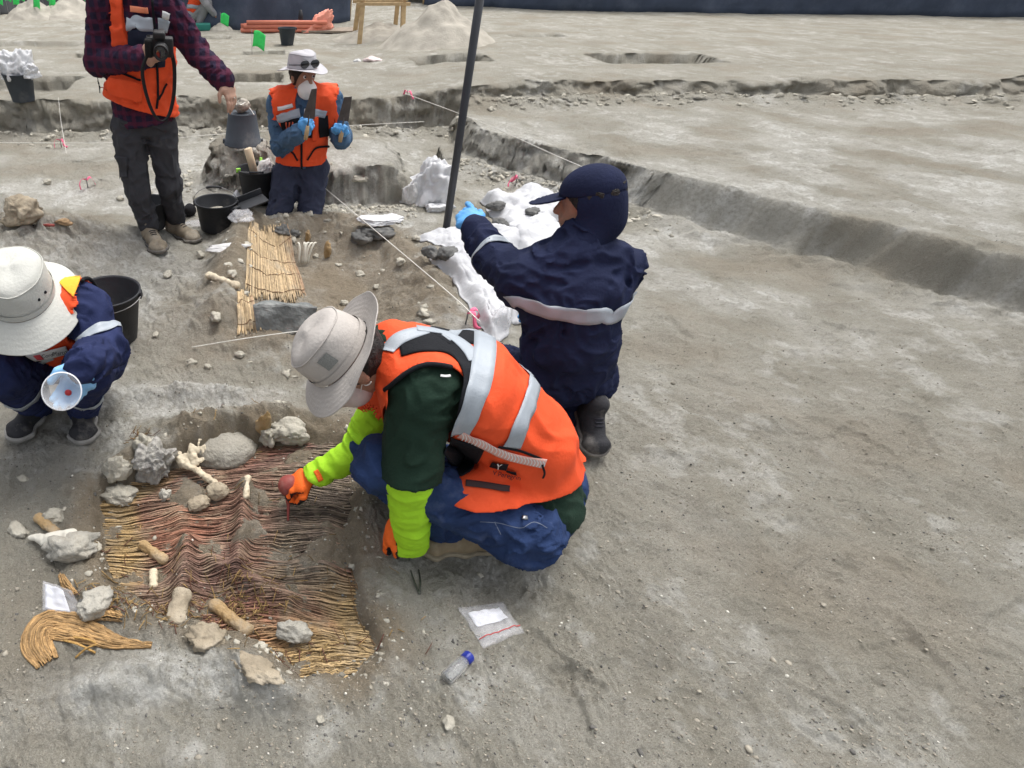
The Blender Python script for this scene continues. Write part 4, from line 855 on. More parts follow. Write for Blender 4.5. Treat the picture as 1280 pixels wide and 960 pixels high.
# ---------- the digger brushing the mat: deep squat, reaching left with a rubber blower
def front_man():
    foot = GT(600, 690)
    J = dict(pel=P(678, 622, 1.29), wai=P(655, 548, 1.34), che=P(580, 482, 1.36), nek=P(492, 442, 1.39), sh=[P(525, 490, 1.245), P(500, 448, 1.54)], el=[P(512, 600, 1.16), P(444, 565, 1.50)], wr=[P(498, 655, 1.22), P(392, 596, 1.46)],
             hip=[P(655, 662, 1.15), P(672, 622, 1.36)], kn=[P(474, 580, 1.235), P(462, 560, 1.50)], an=[P(572, 672, 1.26), P(590, 640, 1.50)])
    o, org = person('person in orange vest and wide grey hat squatting to blow dust off the mat', (foot[0], foot[1], 0)); F = Fig(J, (0, -1, 0), 1.0, .93)
    hx = nrm(V3(-.62, 0, 0) + UPV * .52 + (-FWD) * .42); fwd = nrm(V3(-.60, -.05, -.8)); M = frame(fwd, hx); hc = P(441, 452, 1.345)
    # hands
    hr = hand_f(J['wr'][1], V3(-.9, -.05, -.40), V3(-.1, .1, 1), V3(-.2, -1, .1), (.75, .8, .8, .8), .9, 1.0, 1.12)
    hl = hand_f(J['wr'][0] + V3(0, 0, .0), V3(-.30, .10, -1), V3(-.8, .2, .3), V3(.0, -1, 0), (.35, .35, .35, .4), .6, .95, 1.12)
    F.body(o, org, hc, M, SKIN, .009, (hr, hl)); F.hair(o, org, hc, M, .006, -.05)
    F.trousers(o, org, JEAN, .007, .009, 10, 3)
    F.jacket(o, org, GREEN, .0065, .006, 8, 2, None, 'shirt', (.02, .02), True, (.90, .30))
    # sleeves
    for i, (a, b) in enumerate(((J['el'][0] + (J['sh'][0] - J['el'][0]) * .12, P(514, 684, 1.18)), (J['sh'][1] + (J['el'][1] - J['sh'][1]) * .35, J['wr'][1]))):
        mid = J['el'][i]; f0 = U([rc(a, mid, .060 if i == 0 else .055, .061 if i == 0 else .052), rc(mid, b, .061 if i == 0 else .052, .047 if i == 0 else .045)], .02); ax = nrm(b - a)
        f = inter((lambda p, f0=f0, ax=ax: f0(p) - .0075 * (1 - 2.2 * np.abs(n3(p @ WA(ax), (10, 10, 26), 8))) - .003 * (1 - 2 * np.abs(n3(p @ WA(ax), (24, 24, 60), 4)))), plane(b, ax)); lo, hi = bbx([a, mid, b], .09); s = sbuild('sleeve', f, lo, hi, .0055, LIME, o, org)
        if i == 0:
            bb = MB(); c = J['el'][0] + (J['sh'][0] - J['el'][0]) * .06; d = nrm(J['sh'][0] - J['el'][0]); Fm = frame(d, (0, 0, 1)); bb.lathe([(.058, -.010), (.0675, -.009), (.0675, .009), (.060, .010)], c - org, np.stack([Fm[:, 0], Fm[:, 2], Fm[:, 1]], 1), 40); bb.build('elastic_band', BLACK, s)
        else:
            ribbon('sleeve_hole', f, [(395, 588), (398, 594), (401, 601)], .020, GLOVEO, s, org, .002, 12, 5)
    for i, hd in enumerate((hl, hr)):
        lo, hi = bbx(hd[1], .05); g = sbuild('glove', off(hd[0], .0025), lo, hi, .0036, [GLOVEO, GLOVEB], o, org)
        me = g.data; n = len(me.polygons); nn = np.zeros(n * 3); cc = np.zeros(n * 3); me.polygons.foreach_get('normal', nn); me.polygons.foreach_get('center', cc); cc = cc.reshape(-1, 3) + org; nn = nn.reshape(-1, 3)
        wr = J['wr'][1] if i else J['wr'][0]; dd = nrm(V3(-.9, -.05, -.40)) if i else nrm(V3(-.30, .10, -1)); bk = nrm(V3(-.1, .1, 1)) if i else nrm(V3(-.8, .2, .3)); al = (cc - wr) @ dd
        me.polygons.foreach_set('material_index', ((nn @ bk < -.05) | (al > (.115 if i else .14))).astype(np.int32)); me.update()
    # boots
    shoe(o, org, P(628, 684, 1.235) * (1, 1, 0) + (0, 0, foot[2] + .006), P(512, 694, 1.235) * (1, 1, 0) + (0, 0, foot[2] + .006), (0, 0, 1), BOOT, mat('tan_sole', (.33, .28, .20), .85, .2, 25, .4, 120, .2), 1.08, .005)
    shoe(o, org, P(640, 640, 1.52) * (1, 1, 0), P(530, 640, 1.52) * (1, 1, 0), (0, 0, 1), BOOT, SOLE, 1.05, .007)
    # vest
    ex = [off(F.butt, .004), rc(J['hip'][0], J['hip'][0] + (J['kn'][0] - J['hip'][0]) * .38, .100, .094)]; bf = off(U([F.trunk] + ex, .05), .026); h3 = trace(bf, [552, 620, 730], [590, 640, 600]); hn = nrm(np.cross(h3[1] - h3[0], h3[2] - h3[0])); hn = -hn if (J['che'] - h3[0]) @ hn > 0 else hn
    v = F.vest(o, org, ORANGE, .0046, (h3[1], hn), (J['nek'] + V3(-.02, 0, -.02), J['nek'] + V3(-.22, -.02, -.02), .085), .104, .0048, 5.5, 5, .022, ex, BLACK); f = F.vf0
    R_ = lambda nm, path, wd, m, **k: ribbon(nm, f, path, wd, m, v, org, **k)
    patch('black_panel', f, [(499, 430), (530, 415), (572, 424), (596, 462), (580, 522)], [(502, 446), (530, 440), (562, 444), (578, 470), (570, 520)], BLACK, v, org, .003, 34, 10)
    patch('black_panel', f, [(531, 411), (565, 405), (600, 404)], [(560, 432), (585, 430), (598, 432)], BLACK, v, org, .003, 16, 8)
    patch('black_panel', f, [(562, 545), (560, 565), (566, 594)], [(606, 560), (594, 585), (578, 596)], BLACK, v, org, .0035, 16, 12)
    R_('reflective_stripe', [(484, 440), (500, 424), (530, 414)], .042, SILVER, lift=.0045)
    R_('reflective_stripe', [(520, 411), (556, 418), (582, 436), (592, 452)], .040, SILVER, lift=.0055)
    R_('reflective_stripe', [(556, 424), (575, 413), (600, 406)], .030, SILVER, lift=.0050)
    R_('reflective_stripe', [(602, 407), (606, 430), (600, 470), (586, 510), (572, 540)], .062, SILVER, lift=.0060, n=60)
    R_('reflective_stripe', [(668, 452), (667, 480), (655, 520), (638, 558)], .052, SILVER, lift=.0055, n=50)
    R_('zigzag_tape', [(576, 540), (600, 552), (635, 568), (680, 578)], .030, mat('pink_chevron', (.72, .42, .36), .6, .05, 30), lift=.0075, n=60)
    zz = v.children[-1]
    for j in range(26):
        t = j / 25; x0 = 580 + 98 * t; y0 = 542.5 + np.interp(t, [0, .25, .6, 1], [0, 10, 26.5, 36]); ribbon('chevron', f, [(x0 - 1.4, y0 - 4.2), (x0 + 1.2, y0), (x0 - 1.4, y0 + 4.2)], .0030, WHITEP, zz, org, .0086, 7, 2, True, 0)
    R_('zip', [(622, 556), (650, 562), (675, 572)], .008, BLACK, lift=.006, n=24); R_('pocket_flap', [(582, 604), (605, 607), (634, 612)], .020, mat('dark_strap', (.05, .03, .03), .8, .1, 20), lift=.006, n=24)
    R_('strap', [(634, 586), (646, 590)], .014, BLACK, lift=.006, n=10); R_('zip_pull', [(676, 578), (678, 588), (676, 594)], .006, BLACK, lift=.010, n=10); R_('logo_patch', [(614, 578), (624, 581), (634, 583)], .036, BLACK, lift=.0065, n=12)
    R_('tag', [(550, 470), (556, 471), (562, 470)], .006, WHITEP, lift=.004, n=10); text_on('logo_print', f, 'Y', 624, 580, 10, WHITEP, v, org, -.2, .0095); text_on('name_print', f, 'Y.Peregrin', 634, 592, 8.5, INK, v, org, -.20, .0062)
    # jeans stitching and button
    T = F.tf
    for path in ([(600, 652), (625, 654), (650, 660), (668, 652), (684, 660)], [(618, 652), (626, 668)]): ribbon('stitching', T, path, .0022, mat('thread', (.16, .19, .26), .8, .1, 40), o.children[[c.name.split('.')[0] for c in o.children].index('trousers')], org, .0015, 30, 2, True, 0)
    ribbon('button', T, [(653, 647), (656, 647), (659, 647)], .012, mat('steel', (.45, .45, .45), .35, .05, 30, metal=1), o.children[[c.name.split('.')[0] for c in o.children].index('trousers')], org, .003, 8, 4)
    # hat, mask, red collar
    hatc = hc + hx * .048 + fwd * .010
    h_, cr = hat(o, org, hatc, M, HATG, True, .097, .176, .112, .012, (.006, 2, .3), eyelets=False, brimf=lambda a, t: t ** 1.4 * (.052 * np.sin(a) * -1 * (np.sin(a) < 0) * 1.0 - .020 * (np.sin(a) > 0) * np.sin(a)))
    T_ = lambda *q: hatc + M @ np.array(q)
    bb = MB()
    q = []
    for uu in np.linspace(0, 1, 7):
        for ww in np.linspace(0, 1, 5):
            a = math.pi + (.02 + .36 * (uu - .5)); r_ = .0995 - .004 * ww; q.append(T_(r_ * math.cos(a), r_ * 1.12 * math.sin(a), .042 + .042 * ww))
    bb.add(np.array(q) - org, grid_faces(7, 5)); bb.build('mesh_window', mat('hat_mesh', (.24, .245, .23), .9, .2, 300, .3, 500), h_)
    mc = hc + M @ V3(0, .065, -.055); mf = inter(U([ell(mc, M, (.066, .060, .066)), rc(hc + M @ V3(0, .06, -.02), hc + M @ V3(0, .128, -.060), .035, .020)], .03), plane(hc + M @ V3(0, .030, 0), -M[:, 1])); lo, hi = bbx([mc], .13); mk = sbuild('face_mask', mf, lo, hi, .005, MASKP, o, org)
    for s in (-1, 1):
        for z in (0, 1):
            bb = MB(); bb.tube(snap(F.headf, catmull([hc + M @ V3(s * .060, .055, -.035 - .03 * z), hc + M @ V3(s * .076, .02, -.01 - .03 * z), hc + M @ V3(s * .085, -.02, .03 - .075 * z)], 14), .004, 3) - org, .0018, 5); bb.build('elastic', WHITEP, mk)
    cf = inter(off(rc(J['nek'], hc + M @ V3(0, -.03, -.05), .062, .060), .006), plane(hc + M @ V3(0, -.02, -.085), M[:, 2])); lo, hi = bbx([J['nek'], hc], .1); sbuild('collar', cf, lo, hi, .006, RED, o, org)
    # rubber blower in the far hand
    bc = P(361, 607, 1.455); tip = MP(360, 652, .01); f = U([sph(bc, .040), rc(bc, bc + (tip - bc) * .45, .012, .0085), rc(bc + (tip - bc) * .45, tip, .0065, .0045)], .012); lo, hi = bbx([bc, tip], .05)
    rub = mat('red_rubber', (.27, .055, .045), .55, .12, 14, .2, 90, .4, stain=((.35, .22, .18), 8, .5, .5)); b = sbuild('rubber_blower', f, lo, hi, .0035, rub, None, tip); b.location = tuple(tip); tag(b, 'dull red rubber bulb blower held over the mat in the orange glove', 'blower')

front_man()

def dust_hem(c, n): return (np.asarray(c, float), nrm(n))
def glove_pair(F, o, org, m, hands, h=.005):
    for hd in hands:
        if hd is None: continue
        lo, hi = bbx(hd[1], .05); sbuild('glove', lambda p, f=hd[0]: f(p) - .0025 - .001 * n3(p, 90, 4), lo, hi, h, m, o, org)
def vest_front(F, v, org, f, k=1.0): pass

# ---------- the digger squatting at the left, face hidden by a white sun hat, holding a plastic cup
def left_man():
    J = dict(pel=V3(-.86, 2.06, .27), wai=V3(-.86, 1.98, .40), che=V3(-.84, 1.84, .57), nek=V3(-.835, 1.735, .675), sh=[P(104, 388, 1.76), P(-50, 400, 1.77)], el=[P(132, 435, 1.66), P(-88, 455, 1.64)], wr=[P(105, 456, 1.455), P(-78, 480, 1.46)],
             hip=[V3(-.76, 2.04, .26), V3(-.95, 2.05, .26)], kn=[P(108, 466, 1.66), P(2, 468, 1.66)], an=[P(104, 510, 1.93), P(46, 506, 1.94)])
    o, org = person('person in navy overalls and white sun hat squatting with a clear cup', (-.83, 1.95, 0)); F = Fig(J, (1, 0, 0))
    fwd = nrm(V3(.05, -.62, -.78)); up = nrm(V3(.10, -.34, .94)); fwd = nrm(V3(.05, -.9, -.35)); M = frame(fwd, up); hc = V3(-.845, 1.70, .705)
    hl = hand_f(J['wr'][0], V3(-.45, -.10, -.75), V3(.35, .8, .2), V3(-.8, .2, .3), (.35, .35, .4, .45), .5, 1.0, 1.05)
    hr = hand_f(J['wr'][1], V3(.4, -.5, -.6), V3(-.3, -.3, .9), V3(.5, .3, .6), (.5, .5, .5, .5), .5)
    F.body(o, org, hc, M, SKIN, .011, (hl, hr)); F.hair(o, org, hc, M, .007, -.03); F.trousers(o, org, NAVY, .008, .008, 12, 13); F.jacket(o, org, NAVY, .007, .010, 8, 12, None, 'jacket', (.92, .92)); glove_pair(F, o, org, NITRL, (hl, hr), .004)
    tr = [c for c in o.children if c.name.startswith('trousers')][0]; jk = [c for c in o.children if c.name.startswith('jacket')][0]
    for i, s in ((0, 1), (1, -1)):
        a = J['an'][i]; t = nrm((a - J['kn'][i]) * (1, 1, 0)); tt = V3(.25 * s, -1, 0); g = V3(a[0], a[1], 0); z = hz(a[0], a[1]); g[2] = z; shoe(o, org, g - nrm(tt) * .07, g + nrm(tt) * .20, (0, 0, 1), SHOEB, mat('pale_sole', (.30, .29, .27), .85, .2, 25), 1.05, .006)
        k, an = J['kn'][i], J['an'][i]; c = k + (an - k) * .45; ax = nrm(an - k); Fm = frame(ax, (1, 0, 0)); ang = np.linspace(0, 2 * math.pi, 40); pth = [c + (Fm[:, 0] * math.cos(q) + Fm[:, 2] * math.sin(q)) * .075 for q in ang]; ribbon('reflective_stripe', F.tf, pth, .045, SILVER, tr, org, .005, 48, 4, False)
        e, w_ = J['el'][i], J['sh'][i]; c = e + (w_ - e) * .28; ax = nrm(w_ - e); Fm = frame(ax, (1, 0, 0)); pth = [c + (Fm[:, 0] * math.cos(q) + Fm[:, 2] * math.sin(q)) * .07 for q in ang]; ribbon('reflective_stripe', F.jf, pth, .042, SILVER, jk, org, .005, 48, 4, False)
    v = F.vest(o, org, ORANGE, .006, dust_hem(J['pel'] + V3(0, -.03, .02), V3(0, .25, -1)), (J['nek'] + V3(0, -.05, .0), J['nek'] + V3(0, -.30, -.06), .070), .112, .003, 9, 15, .024, None, BLACK); f = F.vf0
    patch('shoulder_panel', f, [(60, 332), (70, 350), (88, 368)], [(100, 331), (100, 350), (92, 372)], YELLOW, v, org, .004, 14, 10); 
    ribbon('zip', f, [(36, 435), (34, 455), (30, 480)], .030, BLACK, v, org, .006, 24, 4)
    ribbon('reflective_stripe', f, [(38, 458), (52, 452), (66, 447)], .026, SILVER, v, org, .006, 20, 4); ribbon('name_badge', f, [(39, 446), (60, 441), (84, 436)], .046, mat('badge_grey', (.60, .60, .60), .5, .03, 20), v, org, .010, 24, 5); bd = v.children[-1]
    ribbon('badge_logo', f, [(45, 444.5), (49, 443.8), (53, 443)], .028, LOGO, bd, org, .0125, 10, 5); text_on('badge_print', f, 'CordMarco', 68, 440, 6.6, INK, bd, org, .17, .0125)
    hatc = hc + up * .050 + fwd * .0
    hat(o, org, hatc, M, HATW, True, .106, .192, .125, .055, (.008, 2, .9), eyelets=True)
    # cup
    mouth = P(77, 489, 1.31); base = P(86, 491, 1.405); ax = nrm(base - mouth); L = np.linalg.norm(base - mouth); Fm = frame(ax, (0, 0, 1)); Mm = np.stack([Fm[:, 0], Fm[:, 2], Fm[:, 1]], 1)
    cm = mat('clear_plastic', (.92, .93, .95), .25, .02, 10, .2, 60, .5, alpha=.22); cp = thing('plastic_cup', 'clear plastic cup with a red dot held mouth outwards in a blue glove', 'cup', mouth)
    bb = MB(); bb.lathe([(.0525, 0), (.055, .001), (.0555, .004), (.0525, .006), (.0335, L - .003), (.031, L), (.0, L), (.0, L - .002), (.030, L - .003), (.0515, .004), (.0525, 0)], M=Mm, n=48); bb.build('cup_wall', cm, cp)
    bb = MB(); bb.lathe([(0, L - .016), (.0095, L - .016), (.0095, L - .003), (0, L - .003)], M=Mm, n=24); bb.build('red_dot', mat('red_plastic', (.32, .02, .025), .5, .05, 20), cp)
    bb = MB(); bb.lathe([(.0530, -.001), (.0560, -.0005), (.0566, .003), (.0556, .006), (.0528, .005)], M=Mm, n=48); bb.build('cup_rim', mat('clear_rim', (.85, .86, .88), .3, .02, 10, alpha=.75), cp)
left_man()

# ---------- the standing photographer, head above the picture
def stand_man():
    an0, an1 = GT(188, 306), GT(220, 297)
    J = dict(pel=P(180, 150, 3.78), wai=P(171, 98, 3.77), che=P(176, 35, 3.76), nek=V3(-.745, 3.74, 1.47), sh=[V3(-.605, 3.72, 1.42), V3(-.945, 3.74, 1.425)], el=[P(247, 66, 3.74), P(122, 78, 3.74)], wr=[P(281, 102, 3.58), P(176, 72, 3.52)],
             hip=[P(202, 160, 3.80), P(160, 160, 3.76)], kn=[P(211, 230, 3.78), P(172, 238, 3.70)], an=[an1 + V3(.0, .07, .10), an0 + V3(-.01, .09, .10)])
    o, org = person('person standing in plaid fleece and orange vest, camera in hand', (J['pel'][0], 3.75, 0)); F = Fig(J, (1, 0, 0), .96, .98, .86); F.mk = .02
    M = frame((.2, -1, -.25), (0, -.1, 1)); hc = V3(-.735, 3.70, 1.60)
    hr = hand_f(J['wr'][1], V3(.85, -.20, .22), V3(-.25, -1, .1), V3(0, .0, 1), (.9, .9, .9, .9), .3); hl = hand_f(J['wr'][0], V3(.35, -.35, -.8), V3(.6, -.5, .5), V3(-.6, -.5, 0), (.25, .3, .35, .4), .4)
    F.body(o, org, hc, M, SKIN2, .009, (hr, hl)); F.hair(o, org, hc, M, .008, -.02); F.eyes(o, org, hc, M)
    F.trousers(o, org, CHAR, .008, .011, 8, 23); F.jacket(o, org, PLAID, .008, .007, 12, 22, (J['pel'] + V3(0, 0, -.02), V3(.1, 0, -1)), 'fleece', (.97, .97))
    tr = [c for c in o.children if c.name.startswith('trousers')][0]
    patch('cargo_pocket', F.tf, [(137, 195), (136, 210), (139, 222)], [(160, 196), (160, 210), (160, 222)], CHAR, tr, org, .007, 12, 8)
    for a, d in ((an0, V3(.45, -.9, 0)), (an1, V3(.80, -.62, 0))):
        g = a - nrm(d) * .08 + V3(0, .05, 0); g[2] = min(hz(*a[:2]), hz(*g[:2])) - .004; shoe(o, org, g, g + nrm(d) * .30, (0, 0, 1), SHOEG, SOLE, 1.15, .006)
    v = F.vest(o, org, ORANGE, .007, dust_hem(P(172, 138, 3.64), V3(-.30, 0, -1)), (J['nek'] + V3(0, -.05, .0), J['nek'] + V3(0, -.22, -.25), .070), .150, .007, 8, 25, .036, None, BLACK); f = F.vf0
    patch('dark_panel', f, [(160, 38), (160, 62), (158, 88)], [(206, 34), (206, 60), (206, 84)], mat('navy_mesh', (.016, .020, .040), .85, .15, 14, .3, 160), v, org, .004, 16, 14)
    ribbon('reflective_stripe', f, [(158, 31), (175, 30), (192, 31)], .065, SILVER, v, org, .006, 24, 5); ribbon('reflective_stripe', f, [(198, 30), (204, 31), (211, 34)], .060, SILVER, v, org, .006, 20, 5)
    ribbon('zip', f, [(191, 0), (194, 40), (196, 80), (197, 120), (196, 136)], .014, BLACK, v, org, .007, 40, 3); ribbon('chest_tag', f, [(163, 11), (175, 12), (186, 13)], .028, mat('pale_orange', (.90, .30, .16), .6, .05, 20), v, org, .007, 16, 4); ribbon('name_badge', f, [(203, 18), (207, 19), (212, 21)], .036, WHITEP, v, org, .007, 14, 4)
    ribbon('pocket_zip', f, [(130, 95), (142, 89), (160, 94), (176, 100)], .012, BLACK, v, org, .007, 30, 3); ribbon('pocket_zip', f, [(208, 104), (204, 112), (198, 124)], .012, BLACK, v, org, .007, 20, 3); ribbon('side_trim', f, [(121, 74), (121, 92), (120, 108)], .016, BLACK, v, org, .007, 20, 3); ribbon('belt_loop', f, [(121, 104), (116, 107), (110, 110)], .016, BLACK, v, org, .010, 12, 3); ribbon('pocket_tab', f, [(150, 119), (154, 120), (158, 121)], .018, BLACK, v, org, .008, 10, 3)
    ribbon('pocket_seam', f, [(128, 108), (140, 116), (155, 122), (172, 124)], .005, mat('dark_orange', (.55, .07, .02), .8, .1, 20), v, org, .006, 26, 2)
    patch('pocket', f, [(138, 97), (136, 108), (140, 118)], [(176, 104), (178, 116), (176, 128)], ORANGE, v, org, .016, 14, 12, .006)
    # camera held in the right hand
    c = P(200, 58, 3.40); ca = thing('camera', 'black digital camera with lens held by the standing person', 'camera', c); Fc = frame(nrm(V3(.10, -1, -.12)), V3(.06, 0, 1)); cb = mat('camera_black', (.018, .018, .019), .5, .15, 40, .3, 300, .4); cg = mat('camera_rubber', (.010, .010, .010), .8, .1, 60, .5, 300)
    b = MB(); b.box((0, 0, 0), (.135, .055, .090), Fc, .010); b.build('camera_body', cb, ca); b = MB(); b.box(Fc @ V3(0, .012, .055), (.060, .065, .036), Fc, .010); b.build('viewfinder_hump', cb, ca); b = MB(); b.box(Fc @ V3(.055, .025, -.004), (.040, .045, .085), Fc, .012); b.build('grip', cg, ca)
    Mc = np.stack([Fc[:, 0], Fc[:, 2], Fc[:, 1]], 1); b = MB(); b.lathe([(.0, .02), (.034, .02), (.036, .03), (.036, .052), (.033, .054), (.033, .078), (.037, .080), (.037, .100), (.034, .102), (.030, .096), (0, .094)], Fc @ V3(-.008, 0, -.006), Mc, 36); b.build('lens', cb, ca)
    b = MB(); b.lathe([(.0, .0965), (.022, .0960), (.0285, .0955), (.0285, .095)], Fc @ V3(-.008, 0, -.006), Mc, 30); b.build('front_glass', mat('lens_glass', (.01, .012, .02), .08, .02, 10, spec=.8), ca); b = MB(); b.lathe([(0, .050), (.009, .050), (.009, .044)], Fc @ V3(.050, .012, .0), np.eye(3), 16); b.build('dial', cg, ca)
    pts = [P(186, 64, 3.40), P(178, 90, 3.41), P(186, 128, 3.42), P(198, 150, 3.42), P(210, 146, 3.42), P(217, 120, 3.42), P(218, 85, 3.41), P(213, 58, 3.40)]; p = catmull(pts, 70); s = np.tile(nrm(V3(.75, .6, .1)), (70, 1)); s = nrm(V3(.9, -.4, .0)) * .011; q = np.stack([p - s, p + s], 1)
    sheet('neck_strap', q, mat('strap_black', (.012, .012, .013), .7, .1, 30), ca, c, .003)
stand_man()

# ---------- the kneeling digger with a trowel in each hand
def kneel_man():
    g = GT(366, 278); z0 = g[2] - .03
    J = dict(pel=P(376, 208, 4.46), wai=P(378, 180, 4.46), che=P(378, 147, 4.44), nek=P(380, 116, 4.42), sh=[P(413, 126, 4.43), P(348, 130, 4.43)], el=[P(427, 172, 4.42), P(351, 182, 4.40)], wr=[P(427, 170, 4.21), P(375, 165, 4.17)],
             hip=[P(392, 212, 4.46), P(360, 213, 4.46)], kn=[P(388, 268, 4.30), P(348, 270, 4.30)], an=[V3(.30, 4.72, .09), V3(-.02, 4.72, .09)])
    J['wr'][0] = P(427, 172, 4.20)
    o, org = person('person in blue shirt and orange vest kneeling with a raised trowel in each hand', (.14, 4.45, 0)); F = Fig(J, (1, 0, 0), .88, 1.22, 1.0)
    M = frame((.42, -.85, .0), (0, -.02, 1)); hc = P(379, 96, 4.38)
    hl = hand_f(J['wr'][0], V3(-.1, -.25, .9), V3(.4, .6, .3), V3(-.9, -.2, 0), (1.0, 1.0, 1.0, 1.0), .9, .95); hr = hand_f(J['wr'][1], V3(.55, -.30, .55), V3(-.2, -.9, .0), V3(-.2, .0, 1), (1.0, 1.0, 1.0, 1.0), .9, .95)
    F.body(o, org, hc, M, SKIN, .009, (hl, hr)); F.eyes(o, org, hc, M); F.hair(o, org, hc, M, .007, -.05)
    F.trousers(o, org, SLATE, .008, .009, 8, 33); F.jacket(o, org, SHIRT, .007, .009, 10, 32, (J['pel'] + V3(0, 0, -.01), V3(.1, 0, -1)), 'shirt', (.9, .9)); glove_pair(F, o, org, NITR, (hl, hr), .0045)
    for i in (0, 1): a = J['an'][i]; shoe(o, org, a + V3(0, .02, -.0), a + V3(0, .22, -.06), (0, .3, -1), SHOEB, SOLE, 1, .009)
    v = F.vest(o, org, ORANGE, .006, dust_hem(J['pel'] + V3(0, 0, .035), V3(0, 0, -1)), (J['nek'] + V3(0, -.06, -.01), J['nek'] + V3(0, -.18, -.16), .060), .102, .005, 9, 35, .028, None, BLACK); f = F.vf0
    patch('dark_panel', f, [(350, 150), (352, 160), (358, 172)], [(392, 146), (392, 160), (394, 172)], BLACK, v, org, .004, 14, 14); patch('dark_panel', f, [(398, 146), (398, 160), (399, 172)], [(410, 144), (411, 160), (411, 170)], BLACK, v, org, .004, 12, 8)
    ribbon('reflective_stripe', f, [(346, 149), (360, 145), (375, 141)], .058, SILVER, v, org, .007, 20, 4); ribbon('reflective_stripe', f, [(380, 141), (394, 141), (407, 143)], .050, SILVER, v, org, .007, 20, 4); ribbon('name_badge', f, [(347, 136), (356, 134), (366, 131)], .026, WHITEP, v, org, .008, 12, 3)
    ribbon('zip', f, [(378, 145), (377, 175), (377, 212)], .016, BLACK, v, org, .008, 30, 3); ribbon('pocket_zip', f, [(347, 187), (362, 187), (372, 200)], .014, BLACK, v, org, .008, 20, 3); ribbon('pocket_zip', f, [(411, 183), (394, 185), (384, 200)], .014, BLACK, v, org, .008, 20, 3); ribbon('orange_strap', f, [(394, 146), (394, 160), (392, 176)], .040, ORANGE, v, org, .008, 16, 3)
    for k in range(3): ribbon('pen', f, [(358 + 4 * k, 153), (358 + 4 * k, 162)], .010, mat('pen_red', (.7, .12, .06), .5, .1, 20), v, org, .010, 8, 3)
    up = M[:, 2]; hatc = hc + up * .052 + M[:, 1] * -.016; h_, _ = hat(o, org, hatc, M, HATB, True, .096, .168, .095, .006, (.018, 2, .2), eyelets=False)
    b = MB(); T_ = lambda *q: hatc + M @ np.array(q) - org
    for s in (-1, 1): b.add(*(lambda vv, ff: (vv + T_(s * .038, .108, .036), ff))(*(lambda mb: (np.concatenate(mb.v), mb.f))(MB().lathe([(.0, .004), (.030, .003), (.034, .0), (.030, -.003), (0, -.004)], M=np.stack([M[:, 0], M[:, 2], M[:, 1]], 1), n=20, sy=.75))))
    b.tube([T_(-.012, .104, .036), T_(0, .106, .038), T_(.012, .104, .036)], .003, 6); b.tube([T_(-.06, .098, .034), T_(-.095, .055, .03), T_(-.100, .0, .024)], .003, 6); b.tube([T_(.06, .098, .034), T_(.095, .055, .03), T_(.100, .0, .024)], .003, 6); b.build('sunglasses', mat('black_gloss', (.012, .012, .014), .15, .05, 20, spec=.6), h_)
    mc = hc + M @ V3(0, .060, -.072); mf = inter(U([ell(mc, M, (.068, .060, .060)), rc(hc + M @ V3(0, .075, -.030), hc + M @ V3(0, .130, -.070), .026, .020)], .03), plane(hc + M @ V3(0, .030, 0), -M[:, 1])); lo, hi = bbx([mc], .13); sbuild('face_mask', mf, lo, hi, .006, MASK, o, org)
    cf = inter(off(rc(J['nek'], hc + M @ V3(0, -.03, -.06), .072, .066), .004), plane(J['nek'] + V3(0, -.02, .03), V3(0, .35, 1))); lo, hi = bbx([J['nek'], hc], .1); sbuild('collar', cf, lo, hi, .007, SHIRT, o, org)
    # two margin trowels
    steel = mat('worn_steel', (.085, .075, .070), .5, .25, 18, .3, 120, .4, metal=.3)
    for hp, tip, w0, w1, lab in ((P(385, 154, 4.12), P(392, 112, 4.12), .040, .020, 'dusty pointed trowel raised before the chest of the kneeling person'), (P(428, 157, 4.16), P(434, 122, 4.16), .036, .030, 'square bladed trowel held up beside the kneeling person')):
        t = thing('trowel', lab, 'trowel', hp); ax = nrm(tip - hp); lat = nrm(V3(1, 0, .15) - ax * (V3(1, 0, .15) @ ax)); nn = np.cross(lat, ax); a = hp + ax * .030; q = np.array([a - lat * w0, a + lat * w0, tip + lat * w1 + ax * .01, tip - lat * w1 * .7]) - hp
        b = MB(); b.add(np.concatenate([q + nn * .002, q - nn * .002]), [(0, 1, 2, 3), (7, 6, 5, 4), (0, 4, 5, 1), (1, 5, 6, 2), (2, 6, 7, 3), (3, 7, 4, 0)]); b.build('blade', steel, t, False); b = MB(); b.tube([nn * .02 - ax * .015, nn * .012 + ax * .02, ax * .05], .005, 8); b.build('tang', steel, t); b = MB(); b.tube([nn * .02 - ax * .10, nn * .02 - ax * .06, nn * .02 - ax * .012], [.013, .016, .012], 10); b.build('handle', WOODL, t)
kneel_man()

